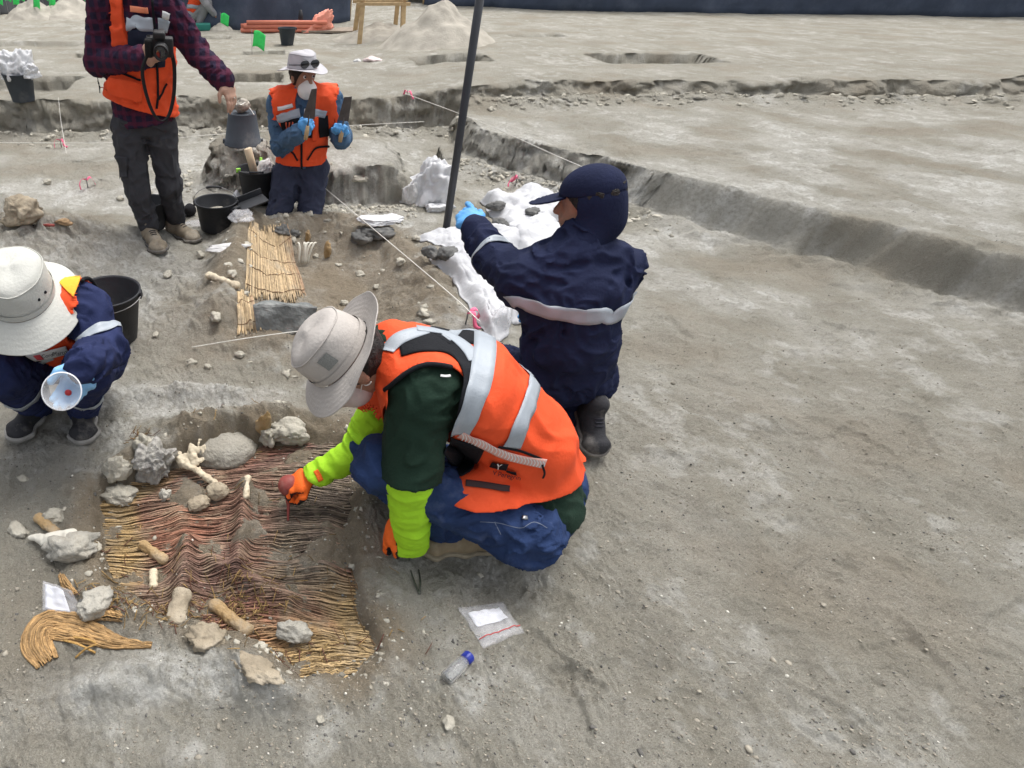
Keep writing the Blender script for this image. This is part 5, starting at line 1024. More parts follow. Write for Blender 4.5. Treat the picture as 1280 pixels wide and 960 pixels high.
# ---------- the digger in navy overalls seen from behind, sitting on the heels and pointing
def right_man():
    J = dict(pel=V3(1.16, 1.88, .27), wai=V3(1.14, 1.88, .42), che=V3(1.11, 1.93, .62), nek=V3(1.11, 2.0, .785), sh=[P(652, 352, 1.96), V3(1.27, 1.98, .70)], el=[P(616, 322, 2.17), V3(1.33, 2.10, .45)], wr=[P(593, 287, 2.34), V3(1.24, 2.30, .36)],
             hip=[V3(1.06, 1.90, .25), V3(1.26, 1.90, .25)], kn=[V3(1.00, 2.27, .09), V3(1.30, 2.27, .09)], an=[V3(1.04, 1.86, .10), V3(1.27, 1.86, .10)])
    o, org = person('person in dark navy overalls and cap pointing with a blue glove, back turned', (1.15, 1.95, 0)); F = Fig(J, (-1, 0, 0), 1.0)
    M = frame((-.80, .45, -.25), (-.1, .15, 1)); hc = V3(1.125, 2.05, .925)
    hl = hand_f(J['wr'][0], V3(-.25, .75, .45), V3(-.3, -.4, .9), V3(.7, .2, .3), (.25, .7, .8, .9), .4); hr = hand_f(J['wr'][1], V3(-.3, .6, -.6), V3(.5, .2, .6), V3(-.6, .3, .3), (.4, .4, .4, .4), .4)
    F.body(o, org, hc, M, SKIN, .009, (hl, hr)); F.hair(o, org, hc, M, .008, -.03); F.trousers(o, org, NAVYD, .009, .008, 12, 43); F.jacket(o, org, NAVYD, .007, .010, 8, 42, None, 'jacket', (.95, .95)); glove_pair(F, o, org, NITR, (hl, hr), .005)
    jk = [c for c in o.children if c.name.startswith('jacket')][0]
    for i in (0, 1): a = J['an'][i]; shoe(o, org, a + V3(0, .0, .02), a + V3(0, -.04, -.10) + V3(0, -.17, .03), (0, .9, .4), SHOEB, SOLE, 1, .009)
    ribbon('reflective_stripe', F.jf, [J['che'] + V3(x, y, z) for x, y, z in ((-.22, -.02, -.01), (-.13, -.14, -.01), (0, -.17, -.01), (.13, -.14, -.01), (.22, .0, -.01))], .062, SILVER, jk, org, .008, 50, 5, False)
    c = J['el'][0] + (J['wr'][0] - J['el'][0]) * .1; ax = nrm(J['wr'][0] - J['sh'][0]); Fm = frame(ax, (0, 0, 1)); ribbon('reflective_stripe', F.jf, [c + (Fm[:, 0] * math.cos(q) + Fm[:, 2] * math.sin(q)) * .075 for q in np.linspace(0, 6.28, 30)], .030, SILVER, jk, org, .006, 44, 4, False)
    T_ = lambda *q: hc + M @ np.array(q); f = inter(off(ell(T_(0, -.008, .040), M, (.082, .102, .085)), .006), plane(T_(0, 0, .035), -M[:, 2])); lo, hi = bbx([hc], .16); cap = sbuild('cap', f, lo, hi, .006, NAVYD, o, org)
    b = inter(ell(T_(0, .135, .035), M, (.075, .080, .030)), -1 * 0 + 0 if False else plane(T_(0, 0, .046), M[:, 2] + M[:, 1] * .15), plane(T_(0, 0, .036), -M[:, 2] - M[:, 1] * .1)); lo, hi = bbx([T_(0, .135, .035)], .12); sbuild('cap_bill', off(b, .002), lo, hi, .005, NAVYD, cap, org)
    f = U([off(ell(T_(0, -.03, -.055), M, (.080, .087, .087)), .005), ell(T_(0, -.012, .0), M, (.093, .108, .110))], .02); f2 = inter(f, plane(T_(0, .030, 0), M[:, 1]), plane(T_(0, 0, .05), M[:, 2])); lo, hi = bbx([hc, J['nek']], .17); sbuild('neck_flap', U([f2, inter(rc(T_(0, -.03, -.08), J['nek'], .075, .09), plane(T_(0, .05, 0), M[:, 1]))], .03), lo, hi, .007, NAVYD, o, org)
right_man()

# ---------- far off: a digger bent over by the fence
def far_man():
    g = GT(249, 35); X, Y, Z = g; o, org = person('person in orange vest crouching far off by the black fence', g)
    B = lambda x, y, z: V3(X + x, Y + y, Z + z)
    J = dict(pel=B(-.12, .05, .22), wai=B(-.06, .02, .36), che=B(.02, -.02, .55), nek=B(.08, -.05, .70), sh=[B(.06, -.22, .64), B(.08, .14, .64)], el=[B(.20, -.24, .42), B(.22, .16, .42)], wr=[B(.34, -.15, .25), B(.34, .1, .25)], hip=[B(-.12, -.05, .22), B(-.12, .14, .22)], kn=[B(.22, -.12, .42), B(.22, .2, .42)], an=[B(.02, -.10, .10), B(.02, .2, .10)])
    F = Fig(J, (0, -1, 0)); M = frame((.9, -.1, -.4), (.2, 0, 1)); hc = B(.15, -.06, .83); hl = hand_f(J['wr'][0], V3(.5, 0, -.8), V3(.8, 0, .4), V3(0, 1, 0)); hr = hand_f(J['wr'][1], V3(.5, 0, -.8), V3(.8, 0, .4), V3(0, -1, 0)); F.body(o, org, hc, M, SKIN, .016, (hl, hr)); F.trousers(o, org, mat('grey_trousers', (.30, .30, .30), .85, .1, 9), .016, .005, 10, 53); F.jacket(o, org, mat('grey_shirt', (.33, .33, .34), .85, .1, 9), .014, .005, 10, 52)
    v = F.vest(o, org, ORANGE, .012, dust_hem(J['pel'] + V3(0, 0, .06), V3(-.3, 0, -1)), (J['nek'], J['nek'] + V3(.2, 0, 0), .06), .09, .004, 9, 55, .024); ribbon('reflective_stripe', F.vf0, [J['wai'] + V3(x, y, .02) for x, y in ((-.2, .1), (-.18, 0), (-.14, -.15), (0, -.2), (.1, -.15))], .07, SILVER, v, org, .01, 24, 3, False)
    hat(o, org, hc + M[:, 2] * .05, M, mat('grey_hat', (.33, .32, .30), .85, .1, 9), False, .098, .16, .10, .03, eyelets=False, n=28)
    for i in (0, 1): a = J['an'][i]; shoe(o, org, a + V3(-.06, 0, -.10), a + V3(.2, 0, -.10), (0, 0, 1), SHOEB, SOLE, 1, .014)
far_man()
# ------------------------------------------------------------------ buckets
RUBBER = mat('black_rubber', (.022, .024, .028), .6, .15, 12, .15, 60, .35, stain=((.20, .19, .17), 5, .56, .45)); RUBBERB = mat('slate_rubber', (.045, .055, .068), .65, .12, 12, .15, 60, .35, stain=((.22, .21, .19), 5, .56, .45))
WIRE = mat('wire', (.30, .30, .30), .4, .1, 30, metal=.8); TWINE = mat('white_twine', (.78, .76, .70), .9, .1, 60)
def bucket_prof(rt, rb, h): return [(0, .004), (rb - .004, .004), (rb, 0), (rb + .002, .006), (rt - (rt - rb) * .12, h * .88), (rt - (rt - rb) * .10 + .004, h * .885), (rt + .001, h * .965), (rt + .007, h * .97), (rt + .008, h), (rt - .001, h), (rt - .004, h * .97), (rb - .001, .010), (0, .008)]
def bucket(label, loc, rt=.15, rb=.105, h=.25, m=None, flip=False, handle=None, lean=(0, 0), sq=1.0, group=None):
    t = thing('bucket', label, 'bucket', loc, group); m = m or RUBBER; M = rotx(math.pi) if flip else np.eye(3); M = roty(lean[0]) @ rotx(lean[1]) @ M
    b = MB(); b.lathe(bucket_prof(rt, rb, h), (0, 0, h if flip else 0), M, 48, 1, sq); b.build('bucket_wall', m, t)
    for s in (-1, 1):
        b = MB(); b.box(M @ V3(s * (rt + .006), 0, h * .93) + (0, 0, h if flip else 0), (.014, .040, .035), M, .004); b.build('handle_lug', m, t)
    if handle is not None:
        a = np.linspace(0, math.pi, 24); R_ = rt + .010; q = np.stack([R_ * np.cos(a), -R_ * np.sin(a) * math.cos(handle) * .95, h * .93 + R_ * np.sin(a) * math.sin(handle)], 1); b = MB(); b.tube(q @ M.T + (0, 0, h if flip else 0), .0022, 6); hd = b.build('wire_handle', WIRE, t); k = slice(9, 15); b = MB(); b.tube(q[k] @ M.T + (0, 0, h if flip else 0), .008, 8); b.build('grip', RUBBER, hd)
    return t
def fill(parent, r, z, m, seed, amp=.02, n=28):
    v = [(0, 0, z + amp)]; f = []
    K = 9
    for j in range(1, K):
        for i in range(n):
            a = 2 * math.pi * i / n; rr = r * j / (K - 1); v.append((rr * math.cos(a), rr * math.sin(a), z))
    v = np.array(v); v[:, 2] += amp * (1 - (np.hypot(v[:, 0], v[:, 1]) / r) ** 2) + amp * .7 * n3(v, 30, seed)
    for i in range(n): f.append((0, 1 + i, 1 + (i + 1) % n))
    for j in range(K - 2):
        for i in range(n): a = 1 + j * n + i; b = 1 + j * n + (i + 1) % n; f.append((a, a + n, b + n, b))
    return link('soil_fill', mesh(v, f), m, parent)
b1 = bucket('dark rubber bucket heaped with white plastic bags on the upper terrace', GT(30, 126), .155, .115, .27, RUBBERB)
b2 = bucket('small far bucket standing between the orange poles and the trestle', GT(359, 56), .145, .10, .25, RUBBERB)
p3 = V3(-.275, 4.93, 0); p3[2] = hz(*p3[:2]) - .012; b3 = bucket('upturned slate bucket on a soil pillar with a clod on top', p3, .150, .108, .235, RUBBERB, True)
b4 = bucket('black bucket with wire handle half full of grey soil', GT(272, 285), .145, .118, .20, RUBBER, False, R(60)); fill(b4, .128, .105, SOIL2, 3)
for k, (x, y) in enumerate(((-.03, .02), (.04, -.01), (.0, -.05))): v, f = rock_geo((.018, .016, .012), 90 + k, .25, 2); o = link('soil_lump', mesh(v + (x, y, .132), f), SOIL2, b4)
b5 = bucket('black bucket of tools standing behind the blue trouser leg of the kneeling person', GT(322, 250), .150, .110, .25, RUBBER, False, R(10))
b6 = bucket('empty black bucket behind the person in the white sun hat', V3(-.86, 2.60, hz(-.86, 2.60) - .004), .165, .115, .28, RUBBER, False, R(-8))
b7 = bucket('black bucket hidden behind the legs of the standing person', GT(190, 284), .12, .09, .19, RUBBER)
# clod on the upturned bucket, string from the hand
c3 = p3 + V3(0, 0, .235); rock('clod', 'pale clod balanced on the upturned bucket', 'clod', 0, 0, (.075, .06, .050), CRUST, 41, .3, .22, .1, loc=c3)
def cord(name, label, pts, r=.0022, cat='string', m=None, seg=40, sag=0, group=None):
    p = catmull(pts, seg); 
    if sag: p[:, 2] -= sag * (1 - np.linspace(-1, 1, seg) ** 2)
    b = MB(); b.tube(p - p[0], r, 5); o = b.build(name, m or TWINE); o.location = tuple(p[0]); return tag(o, label, cat, group)
cord('string', 'short white cord from the standing hand down to the clod on the bucket', [P(293, 122, 3.50), P(300, 131, 4.1), c3 + V3(.03, -.02, .07), c3 + V3(.07, -.05, .03), c3 + V3(.10, -.10, .0)], .003)

# ------------------------------------------------------------------ strings, pegs, tags, flags
PINK = mat('pink_tape', (.85, .16, .28), .6, .08, 30); FGREEN = mat('green_flag', (.06, .75, .16), .55, .08, 20)
S = lambda px, py, h: GT(px, py) + V3(0, 0, h)
cord('string', 'taut white string running from the kneeling knees past the heaps of white bags', [P(407, 236, 4.35), GT(545, 366, .06), P(600, 402, 2.25)], .0026)
cord('string', 'white string stretched low across the ground behind the wide grey hat', [GT(240, 438, .02), GT(330, 428, .04), GT(470, 412, .05)], .0024)
cord('string', 'thin string along the foot of the terrace wall behind the standing legs', [P(-30, 178, 5.9), P(150, 178, 5.9), P(270, 168, 6.0), P(420, 158, 6.2), P(530, 152, 6.4)], .0030)
cord('string', 'string from the pink marker on the terrace edge along the standing earth block', [P(507, 117, 7.0), P(600, 152, 5.9), P(692, 193, 5.0), P(760, 222, 4.5)], .0030)
cord('string', 'short string running down to a peg beside the standing trousers', [P(73, 122, 6.9), P(76, 150, 6.6), P(83, 192, 5.6)], .0022)
cord('string', 'white cord dangling from the soil bucket to the clear bag', [P(291, 281, 4.05), P(287, 293, 3.98), GT(283, 302, .01)], .0030)
def peg(px, py, label):
    p = GT(px, py); t = thing('survey_peg', label, 'peg', p); b = MB(); b.tube([(0, 0, -.05), (0, 0, .075), (.004, 0, .09)], .005, 8); b.build('peg_rod', WIRE, t)
    r2 = np.random.RandomState(int(px)); 
    for k in range(2):
        a = r2.uniform(0, 6); q = catmull([(0, 0, .07), (.04 * math.cos(a), .04 * math.sin(a), .085), (.07 * math.cos(a), .07 * math.sin(a), .03 + .02 * k), (.085 * math.cos(a + .3), .085 * math.sin(a + .3), .01)], 14); w_ = V3(-math.sin(a), math.cos(a), .5) * .010
        sheet('tape_tail', np.stack([q - w_, q + w_], 1), PINK, t, 0, .001)
for px, py, lb in ((77, 184, 'peg with pink tape at the foot of the short string'), (110, 235, 'low peg tied with pink tape on bare ground left of the grey trousers'), (508, 124, 'pink taped peg on the lip of the terrace wall'), (644, 233, 'red tipped peg below the standing earth block'), (582, 405, 'peg with bright pink tape by the large white bag')): peg(px, py, lb)
def flag(px, py, s, label, tilt=.3, group=None, h=None):
    p = GT(px, py); t = thing('marker_flag', label, 'flag', p, group); h = h or .30 * s; b = MB(); b.tube([(0, 0, -.03), (.005, 0, h)], .0035, 6); b.build('flag_wire', WIRE, t)
    u = np.linspace(0, 1, 8); w_ = np.linspace(0, 1, 6); q = np.array([[(tilt * .10 + .16 * s * a - .03 * c_, .02 * math.sin(a * 5), h - .02 + .02 * math.sin(a * 4) - .19 * s * c_ - tilt * .12 * a) for c_ in w_] for a in u]); sheet('flag_cloth', q, FGREEN, t, 0, .001)
flag(315, 68, 1.15, 'large bright green marker flag behind the upturned bucket', .4); flag(271, 30, 1.1, 'green flag hung against the black fence above the crouching digger', .2); flag(276, 38, 1.0, 'green flag stuck in the low heap at the black fence', .2)
for i, (px, py) in enumerate(((1, 20), (12, 22), (20, 20), (29, 22), (46, 24), (57, 19), (66, 22), (110, 22))): flag(px, py, .95, 'small green flag in the row before the left grey fence', .1 * (i % 3), 'green flags in a row before the left fence', .42 + .1 * (i % 2))

# ------------------------------------------------------------------ bags and sheets
PLW = mat('white_plastic_bag', (.62, .625, .635), .45, .04, 12, .5, 45, .4, stain=((.50, .48, .44), 6, .60, .5)); PLG = mat('white_woven_sack', (.58, .575, .565), .7, .06, 12, .5, 50, .3, stain=((.46, .43, .38), 6, .55, .6)); CLEAR = mat('clear_bag', (.80, .80, .82), .25, .05, 20, .7, 40, .5, alpha=.14)
CLEAR2 = mat('clear_bag_crumpled', (.75, .75, .77), .25, .05, 20, .7, 40, .5, alpha=.32)
def bag(name, label, loc, dims, seed, m=PLW, rot=0, crump=.30, sub=5, cat='bag', lean=0):
    bm = bmesh.new(); bmesh.ops.create_icosphere(bm, subdivisions=sub, radius=1); v = np.array([q.co[:] for q in bm.verts]); f = np.array([[q.index for q in k.verts] for k in bm.faces]); bm.free()
    rr_ = np.random.RandomState(seed + 100); d0 = v.copy()
    for N_, lo_, hi_, kk in ((22, .62, 1.05, 1.0), (90, .80, 1.10, .55)):      # flat facets meeting in sharp creases
        nn = rr_.normal(size=(N_, 3)); nn /= np.linalg.norm(nn, axis=1)[:, None]; dd = rr_.uniform(lo_, hi_, N_); q_ = np.maximum(d0 @ nn.T, .05); r_ = np.minimum((dd / q_).min(1), 1.25); v = v * (1 - kk + kk * r_)[:, None]
    w_ = d0 + .4 * n3(d0, 1.6, seed + 9)[:, None]; v = v * (1 + crump * (.42 * (1 - 2 * np.abs(n3(w_, 2.0, seed))) + .30 * (1 - 2 * np.abs(n3(w_, 5, seed + 1))) + .16 * (1 - 2 * np.abs(n3(w_, 12, seed + 2)))))[:, None]
    v[:, 2] = np.where(v[:, 2] < -.35, -.35 + (v[:, 2] + .35) * .12, v[:, 2]); v = v * np.asarray(dims); v[:, 0] += lean * v[:, 2]; v = v @ rotz(rot).T; v[:, 2] -= v[:, 2].min() + .012
    o = link(name, mesh(v, f), m); o.location = tuple(loc); return tag(o, label, cat)
bag('plastic_bag', 'big crumpled white plastic bag standing alone left of the dark pole', GT(538, 252), (.20, .15, .25), 1, lean=.1, crump=.4); bag('plastic_bag', 'small grey white bag leaning on the big crumpled bag', GT(511, 252), (.075, .07, .13), 2, PLG)
bag('plastic_bag', 'flat corner of white plastic spilling from the big crumpled bag', GT(546, 262), (.10, .08, .05), 3)
t_ = np.array(b1.location); bag('plastic_bag', 'bunched white plastic bag heaped in the terrace bucket', t_ + V3(-.02, 0, .20), (.18, .15, .24), 4, crump=.4); bag('plastic_bag', 'white bag end flopping over the rim of the terrace bucket', t_ + V3(.13, -.03, .24), (.12, .09, .09), 5, crump=.4)
bag('sample_bag', 'white sample packet lying on the dark stone by the string', GT(470, 288) + V3(0, 0, .07), (.14, .075, .03), 6, rot=-.15, crump=.2); bag('sample_bag', 'small crumpled white packet beyond the packet on the dark stone', GT(488, 274), (.09, .06, .03), 7, rot=-.3, crump=.25)
rock('stone', 'dark earth lump beneath the white sample packet', 'stone', 470, 296, (.13, .09, .05), STONED, 44, -.2, .25, .3)
def crease(x, y, seed):           # folded sheet: sharp ridges in many directions
    r2 = np.random.RandomState(seed + 7); z = 0
    for a, sc in ((.75, 2.2), (.55, 3.6), (.30, 6), (.16, 10), (.07, 19)):
        t = r2.uniform(0, math.pi); q = (x * math.cos(t) + y * math.sin(t)) * sc + r2.rand() * 9 + .9 * n2(x * sc * .4, y * sc * .4, seed); z = z + a * (np.abs((q % 1) * 2 - 1)) * (.4 + .9 * np.clip(n2(x * 5, y * 5, seed + int(sc)) + .4, 0, 1))
    return z
def drape(name, label, poly, m, seed, lift=.04, amp=.03, n=64, cat='sheet', sc=7, thick=.006, dome=.0):
    """cloth laid over the ground inside four photo corners"""
    q = [GT(*k) for k in poly]; u = np.linspace(0, 1, n)[:, None, None]; v = np.linspace(0, 1, n)[None, :, None]; p = (q[0] * (1 - u) + q[1] * u) * (1 - v) + (q[3] * (1 - u) + q[2] * u) * v
    x, y = p[..., 0], p[..., 1]; x = x + .05 * n2(v[..., 0] * 3 + 0 * u[..., 0], u[..., 0] * 3, seed); y = y + .05 * n2(v[..., 0] * 3, u[..., 0] * 3 + 7, seed); ed = np.minimum(np.minimum(u, 1 - u), np.minimum(v, 1 - v))[..., 0]
    z = H(x.ravel(), y.ravel()).reshape(x.shape) + .004 + (lift + dome * np.sin(u * math.pi)[..., 0] * np.sin(v * math.pi)[..., 0]) * ss(0, .12, ed) + amp * ss(0, .08, ed) * crease(x, y, seed)
    c = np.array([x.mean(), y.mean(), z.min()]); o = link(name, mesh(np.stack([x, y, z], -1).reshape(-1, 3) - c, grid_faces(n, n)), m); o.location = tuple(c); md = o.modifiers.new('s', 'SOLIDIFY'); md.thickness = thick; md.offset = -1; return tag(o, label, cat)
PS = mat('white_sack_sheet', (.52, .525, .54), .55, .03, 12, .35, 45, .35, stain=((.60, .58, .54), 7, .63, .45))
drape('plastic_sheet', 'long bright white sheet beside the arm of the navy overalls', [(536, 326), (590, 304), (662, 405), (612, 428)], PS, 3, .03, .06, dome=.03); drape('plastic_sheet', 'white sheet pinned by stones under the pointing glove', [(522, 300), (572, 284), (690, 300), (600, 330)], PS, 4, .02, .05, dome=.03)
drape('plastic_sheet', 'white sheet spread beyond the pointing glove with its fold rumpled', [(600, 252), (660, 240), (740, 262), (640, 292)], PS, 5, .02, .06, dome=.03); drape('plastic_sheet', 'narrow white sheet between the other sheets and the cap', [(620, 290), (680, 278), (740, 300), (650, 322)], PS, 6, .02, .05, dome=.03)
bag('clear_plastic_bag', 'clear plastic bag gathered at the foot of the long white sheet', GT(618, 412), (.07, .06, .10), 8, CLEAR2, crump=.35, sub=4)
for px, py, d, sd, lb in ((556, 334, (.09, .06, .05), 51, 'dark stone weighing down the long white sheet'), (536, 330, (.07, .05, .035), 52, 'grey rubble at the corner of the long white sheet'), (620, 293, (.07, .055, .04), 53, 'round dark stone on the sheet under the pointing glove'), (616, 270, (.09, .05, .035), 54, 'long grey stone on the edge of the farther sheet'), (662, 276, (.07, .05, .03), 55, 'flat grey stone holding the farther sheet')): p = GT(px, py) + V3(0, 0, .05); rock('stone', lb, 'stone', 0, 0, d, STONED, sd, sd * .7, .22, .2, loc=p)
# leaning dark pole
pb = GT(557, 291); pt = P(604, -30, pb[1] + .12); b = MB(); ax = nrm(pt - pb); b.tube([V3(0, 0, 0) - ax * .05, (pt - pb) * .5, pt - pb + ax * .45], .026, 16); o = b.build('pole', mat('dark_pole', (.045, .048, .055), .5, .1, 10, .1, 60, .35)); o.location = tuple(pb); tag(o, 'tall dark round pole leaning slightly beside the white bags', 'pole')
# zip bag with paper label, empty vial, tweezers, small zip bag on the left
def zipbag(label, quad, paper, seed, zipc, lift=.004):
    q = [GT(*k) for k in quad]; c = sum(q) / 4; t = thing('zip_bag', label, 'bag', c); n = 20; u = np.linspace(0, 1, n)[:, None, None]; v = np.linspace(0, 1, n)[None, :, None]
    def S_(u, v): p = (q[0] * (1 - u) + q[1] * u) * (1 - v) + (q[3] * (1 - u) + q[2] * u) * v; ed = np.clip(np.minimum(np.minimum(u, 1 - u), np.minimum(v, 1 - v)) * 6, 0, 1); p = p.copy(); zz = H(p[..., 0].ravel(), p[..., 1].ravel()).reshape(p.shape[:2]); p[..., 2] = .5 * zz + .5 * p[..., 2] + lift + ed[..., 0] * (.008 + .010 * np.abs(n2(u[..., 0] * 4, v[..., 0] * 4, seed))); p[..., 2] = np.maximum(p[..., 2], zz + .003); return p
    top = S_(u, v); sheet('film', top, CLEAR, t, c, .001); sheet('back_film', top - V3(0, 0, .006), CLEAR, t, c, .001)
    if paper: u0, u1, v0, v1 = paper; sheet('paper_label', S_(u0 + (u1 - u0) * u, v0 + (v1 - v0) * v) + V3(0, 0, -.003), mat('white_paper', (.82, .83, .88), .8, .02, 20, .1, 60), t, c, .0008)
    b = MB(); pth = S_(np.linspace(.02, .98, 20)[:, None, None], np.full((1, 1, 1), .80))[:, 0]; b.tube(pth - c + V3(0, 0, .002), .0014, 5); b.build('zip_line', mat('zip_' + zipc, (.55, .06, .06) if zipc == 'red' else (.6, .5, .55), .5, .05, 20), t)
    return t
zipbag('clear zip bag with white paper label lying beside the bottle with blue cap', ((572, 760), (628, 753), (655, 793), (604, 812)), (.12, .82, .18, .55), 3, 'red')
zb = thing('zip_bag', 'small clear zip bag with white slip beside the orange fibre band', 'bag', GT(80, 765)); c = np.array(zb.location)
q = [GT(58, 737) + V3(0, 0, .05), GT(92, 748) + V3(0, 0, .045), GT(106, 772) + V3(0, 0, .012), GT(54, 766) + V3(0, 0, .012)]; n = 14; u = np.linspace(0, 1, n)[:, None, None]; v = np.linspace(0, 1, n)[None, :, None]; pp = (q[0] * (1 - u) + q[1] * u) * (1 - v) + (q[3] * (1 - u) + q[2] * u) * v; pp[..., 2] += .006 * n2(u[..., 0] * 5, v[..., 0] * 5, 8)
sheet('film', pp, CLEAR, zb, c, .001); sheet('back_film', pp - V3(0, -.004, .006), CLEAR, zb, c, .001); pq = pp[1:10, 1:-1] - V3(0, 0, .002); sheet('white_slip', pq, mat('white_paper', (.82, .83, .88), .8), zb, c, .0008)
cap_c = GT(583, 826) + V3(0, 0, .018); bot_e = GT(556, 852) + V3(0, 0, .016); vial = thing('bottle', 'empty clear bottle with dark blue screw cap lying on its side', 'bottle', bot_e); ax = nrm(cap_c - bot_e); L = np.linalg.norm(cap_c - bot_e); Fm = frame(ax, (0, 0, 1)); Mm = np.stack([Fm[:, 0], Fm[:, 2], Fm[:, 1]], 1)
gl = bpy.data.materials.new('clear_bottle'); gl.use_nodes = True; g_ = gl.node_tree.nodes['Principled BSDF']; g_.inputs['Transmission Weight'].default_value = .9; g_.inputs['Roughness'].default_value = .08; g_.inputs['IOR'].default_value = 1.15; g_.inputs['Base Color'].default_value = (.95, .96, .97, 1)
b = MB(); b.lathe([(0, 0), (.017, .0), (.019, .003), (.019, L * .72), (.013, L * .88), (.012, L), (.010, L), (.0115, L * .87), (.0178, L * .71), (.0178, .004), (0, .002)], M=Mm, n=32); b.build('bottle_wall', gl, vial)
b = MB(); b.lathe([(0, L + .012), (.013, L + .012), (.0150, L + .010)] + [(.0152, L + .008), (.0152, L - .010), (.0140, L - .012), (0, L - .012)], M=Mm, n=28); b.build('screw_cap', mat('blue_cap', (.015, .03, .28), .4, .05, 20, spec=.5), vial)
for k in range(14):
    a = k * 2 * math.pi / 14; r0 = Mm @ V3(.0155 * math.cos(a), .0155 * math.sin(a), 0); b = MB(); b.bar(r0 + ax * (L - .010), r0 + ax * (L + .008), .0015, .0015, 0); b.build('cap_ridge', MATS['blue_cap'], vial.children[-1] if False else [c_ for c_ in vial.children if c_.name.startswith('screw_cap')][0])
tw = thing('tweezers', 'thin dark steel tweezers lying near the kneeling hand glove', 'tweezers', GT(524, 742)); c = np.array(tw.location)
for a in ((513, 714), (523, 713)): b = MB(); p = catmull([GT(524, 744, .006), GT((a[0] + 524) / 2 + (1.5 if a[0] > 518 else -1.5), 728, .007), GT(*a, .005)], 16); b.tube(p - c, np.linspace(.004, .0022, 16), 6, True, .5); b.build('tweezer_arm', mat('dark_steel', (.10, .105, .09), .4, .1, 20, metal=.7), tw)
# hand brush, dustpan, knife, bits round the buckets
def brush(label, loc, rot, m1, m2, L=.12):
    t = thing('hand_brush', label, 'brush', loc, rz=rot); b = MB(); b.tube([(-L, 0, .03), (-L * .4, 0, .034), (0, 0, .03)], [.010, .013, .012], 10); b.build('handle', m1, t); b = MB(); b.lathe([(0, -.01), (.03, -.012), (.045, .02), (.048, .06), (.040, .075), (0, .07)], (.03, 0, .045), roty(math.pi / 2) @ np.eye(3), 24); b.build('bristles', m2, t); return t
brush('round black brush lying between the standing shoes and the soil bucket', GT(232, 274), 1.2, BLACK, mat('black_bristle', (.012, .012, .014), .9, .4, 120, .9, 200))
dp = thing('dustpan', 'black dustpan lying beside the soil bucket', 'dustpan', GT(316, 262)); b = MB(); b.box((0, 0, .05), (.20, .14, .012), rotz(.35) @ roty(-.25), .004); b.build('pan', RUBBER, dp); b = MB(); b.tube([rotz(.35) @ V3(-.09, 0, .03), rotz(.35) @ V3(-.17, 0, .018)], .014, 10); b.build('handle', RUBBER, dp); b = MB(); b.box(rotz(.35) @ V3(0, .08, .07), (.19, .010, .05), rotz(.35) @ roty(-.25), .003); b.build('back_wall', RUBBER, dp)
bag('clear_plastic_bag', 'crumpled clear bag under the dustpan', GT(300, 272), (.10, .08, .045), 21, CLEAR2, crump=.4, sub=4); bag('clear_plastic_bag', 'flat clear bag beside the black brush', GT(243, 281), (.11, .08, .03), 22, CLEAR2, crump=.35, sub=4); bag('plastic_bag', 'scrap of white plastic stuck behind the soil bucket', GT(296, 252), (.05, .04, .06), 23, PLW, crump=.35, sub=4); bag('clear_plastic_bag', 'flat white clear bag tied to the cord below the soil bucket', GT(284, 308), (.14, .05, .015), 24, PLG, .15, .3, sub=4)
b = MB(); p = [GT(262, 311, .012), GT(276, 311, .014)]; b.tube(np.array(p) - p[0], [.006, .009], 8); o = b.build('marker_pen', BLACK); o.location = tuple(p[0]); tag(o, 'black marker pen lying by the bag below the soil bucket', 'pen')
# tools in the black tool bucket
t5 = np.array(b5.location)
b = MB(); b.tube([V3(0, 0, 0), V3(-.03, .0, .12), V3(-.055, .0, .22)], .030, 14); o = b.build('paper_roll', mat('kraft_paper', (.60, .48, .33), .85, .1, 20)); o.location = tuple(t5 + V3(-.01, -.03, .18)); tag(o, 'pale paper roll sticking out of the tool bucket', 'roll')
bag('plastic_bag', 'clear white bag stuffed into the tool bucket', t5 + V3(.06, .0, .20), (.07, .05, .09), 31, PLG, .4, .35, 4, lean=.5)
b = MB(); b.tube([V3(0, 0, 0), V3(.0, 0, .14)], .010, 8); o = b.build('tool_handle', mat('lime_plastic', (.35, .75, .10), .5, .05, 20)); o.location = tuple(t5 + V3(.03, .06, .17)); tag(o, 'lime tool handle upright in the tool bucket', 'tool')
b = MB(); b.box((0, 0, 0), (.035, .02, .03), rotz(.3), .005); o = b.build('tape_reel', mat('lime_plastic', (.35, .75, .10))); o.location = tuple(t5 + V3(-.14, -.06, .25)); tag(o, 'lime clip on the rim of the tool bucket', 'clip')
kn = thing('scraper', 'small scraper with red handle lying on the bank behind the sun hat', 'scraper', GT(58, 286, .012)); b = MB(); b.bar((-.11, 0, .004), (-.02, 0, .010), .004, .014, .001); b.build('blade', mat('dark_steel', (.1, .1, .1)), kn); b = MB(); b.tube([(-.02, 0, .010), (.015, 0, .012), (.055, .0, .010)], [.007, .010, .008], 10); b.build('handle', mat('red_wood', (.30, .07, .06), .6, .2, 20), kn)
rock('shard', 'orange brown potsherd on the bank behind the scraper', 'shard', 80, 280, (.065, .03, .02), mat('terracotta', (.34, .23, .13), .9, .2, 14, .5, 60), 57, -.2, .25, .3)
rock('shard', 'orange stained wood stub standing in the far grave hollow', 'shard', 409, 322, (.025, .02, .07), BONEB, 58, 0, .25, .2); rock('shard', 'small rusty root piece behind the white ribs', 'shard', 384, 302, (.02, .02, .05), BONEB, 59, 0, .3, .2)
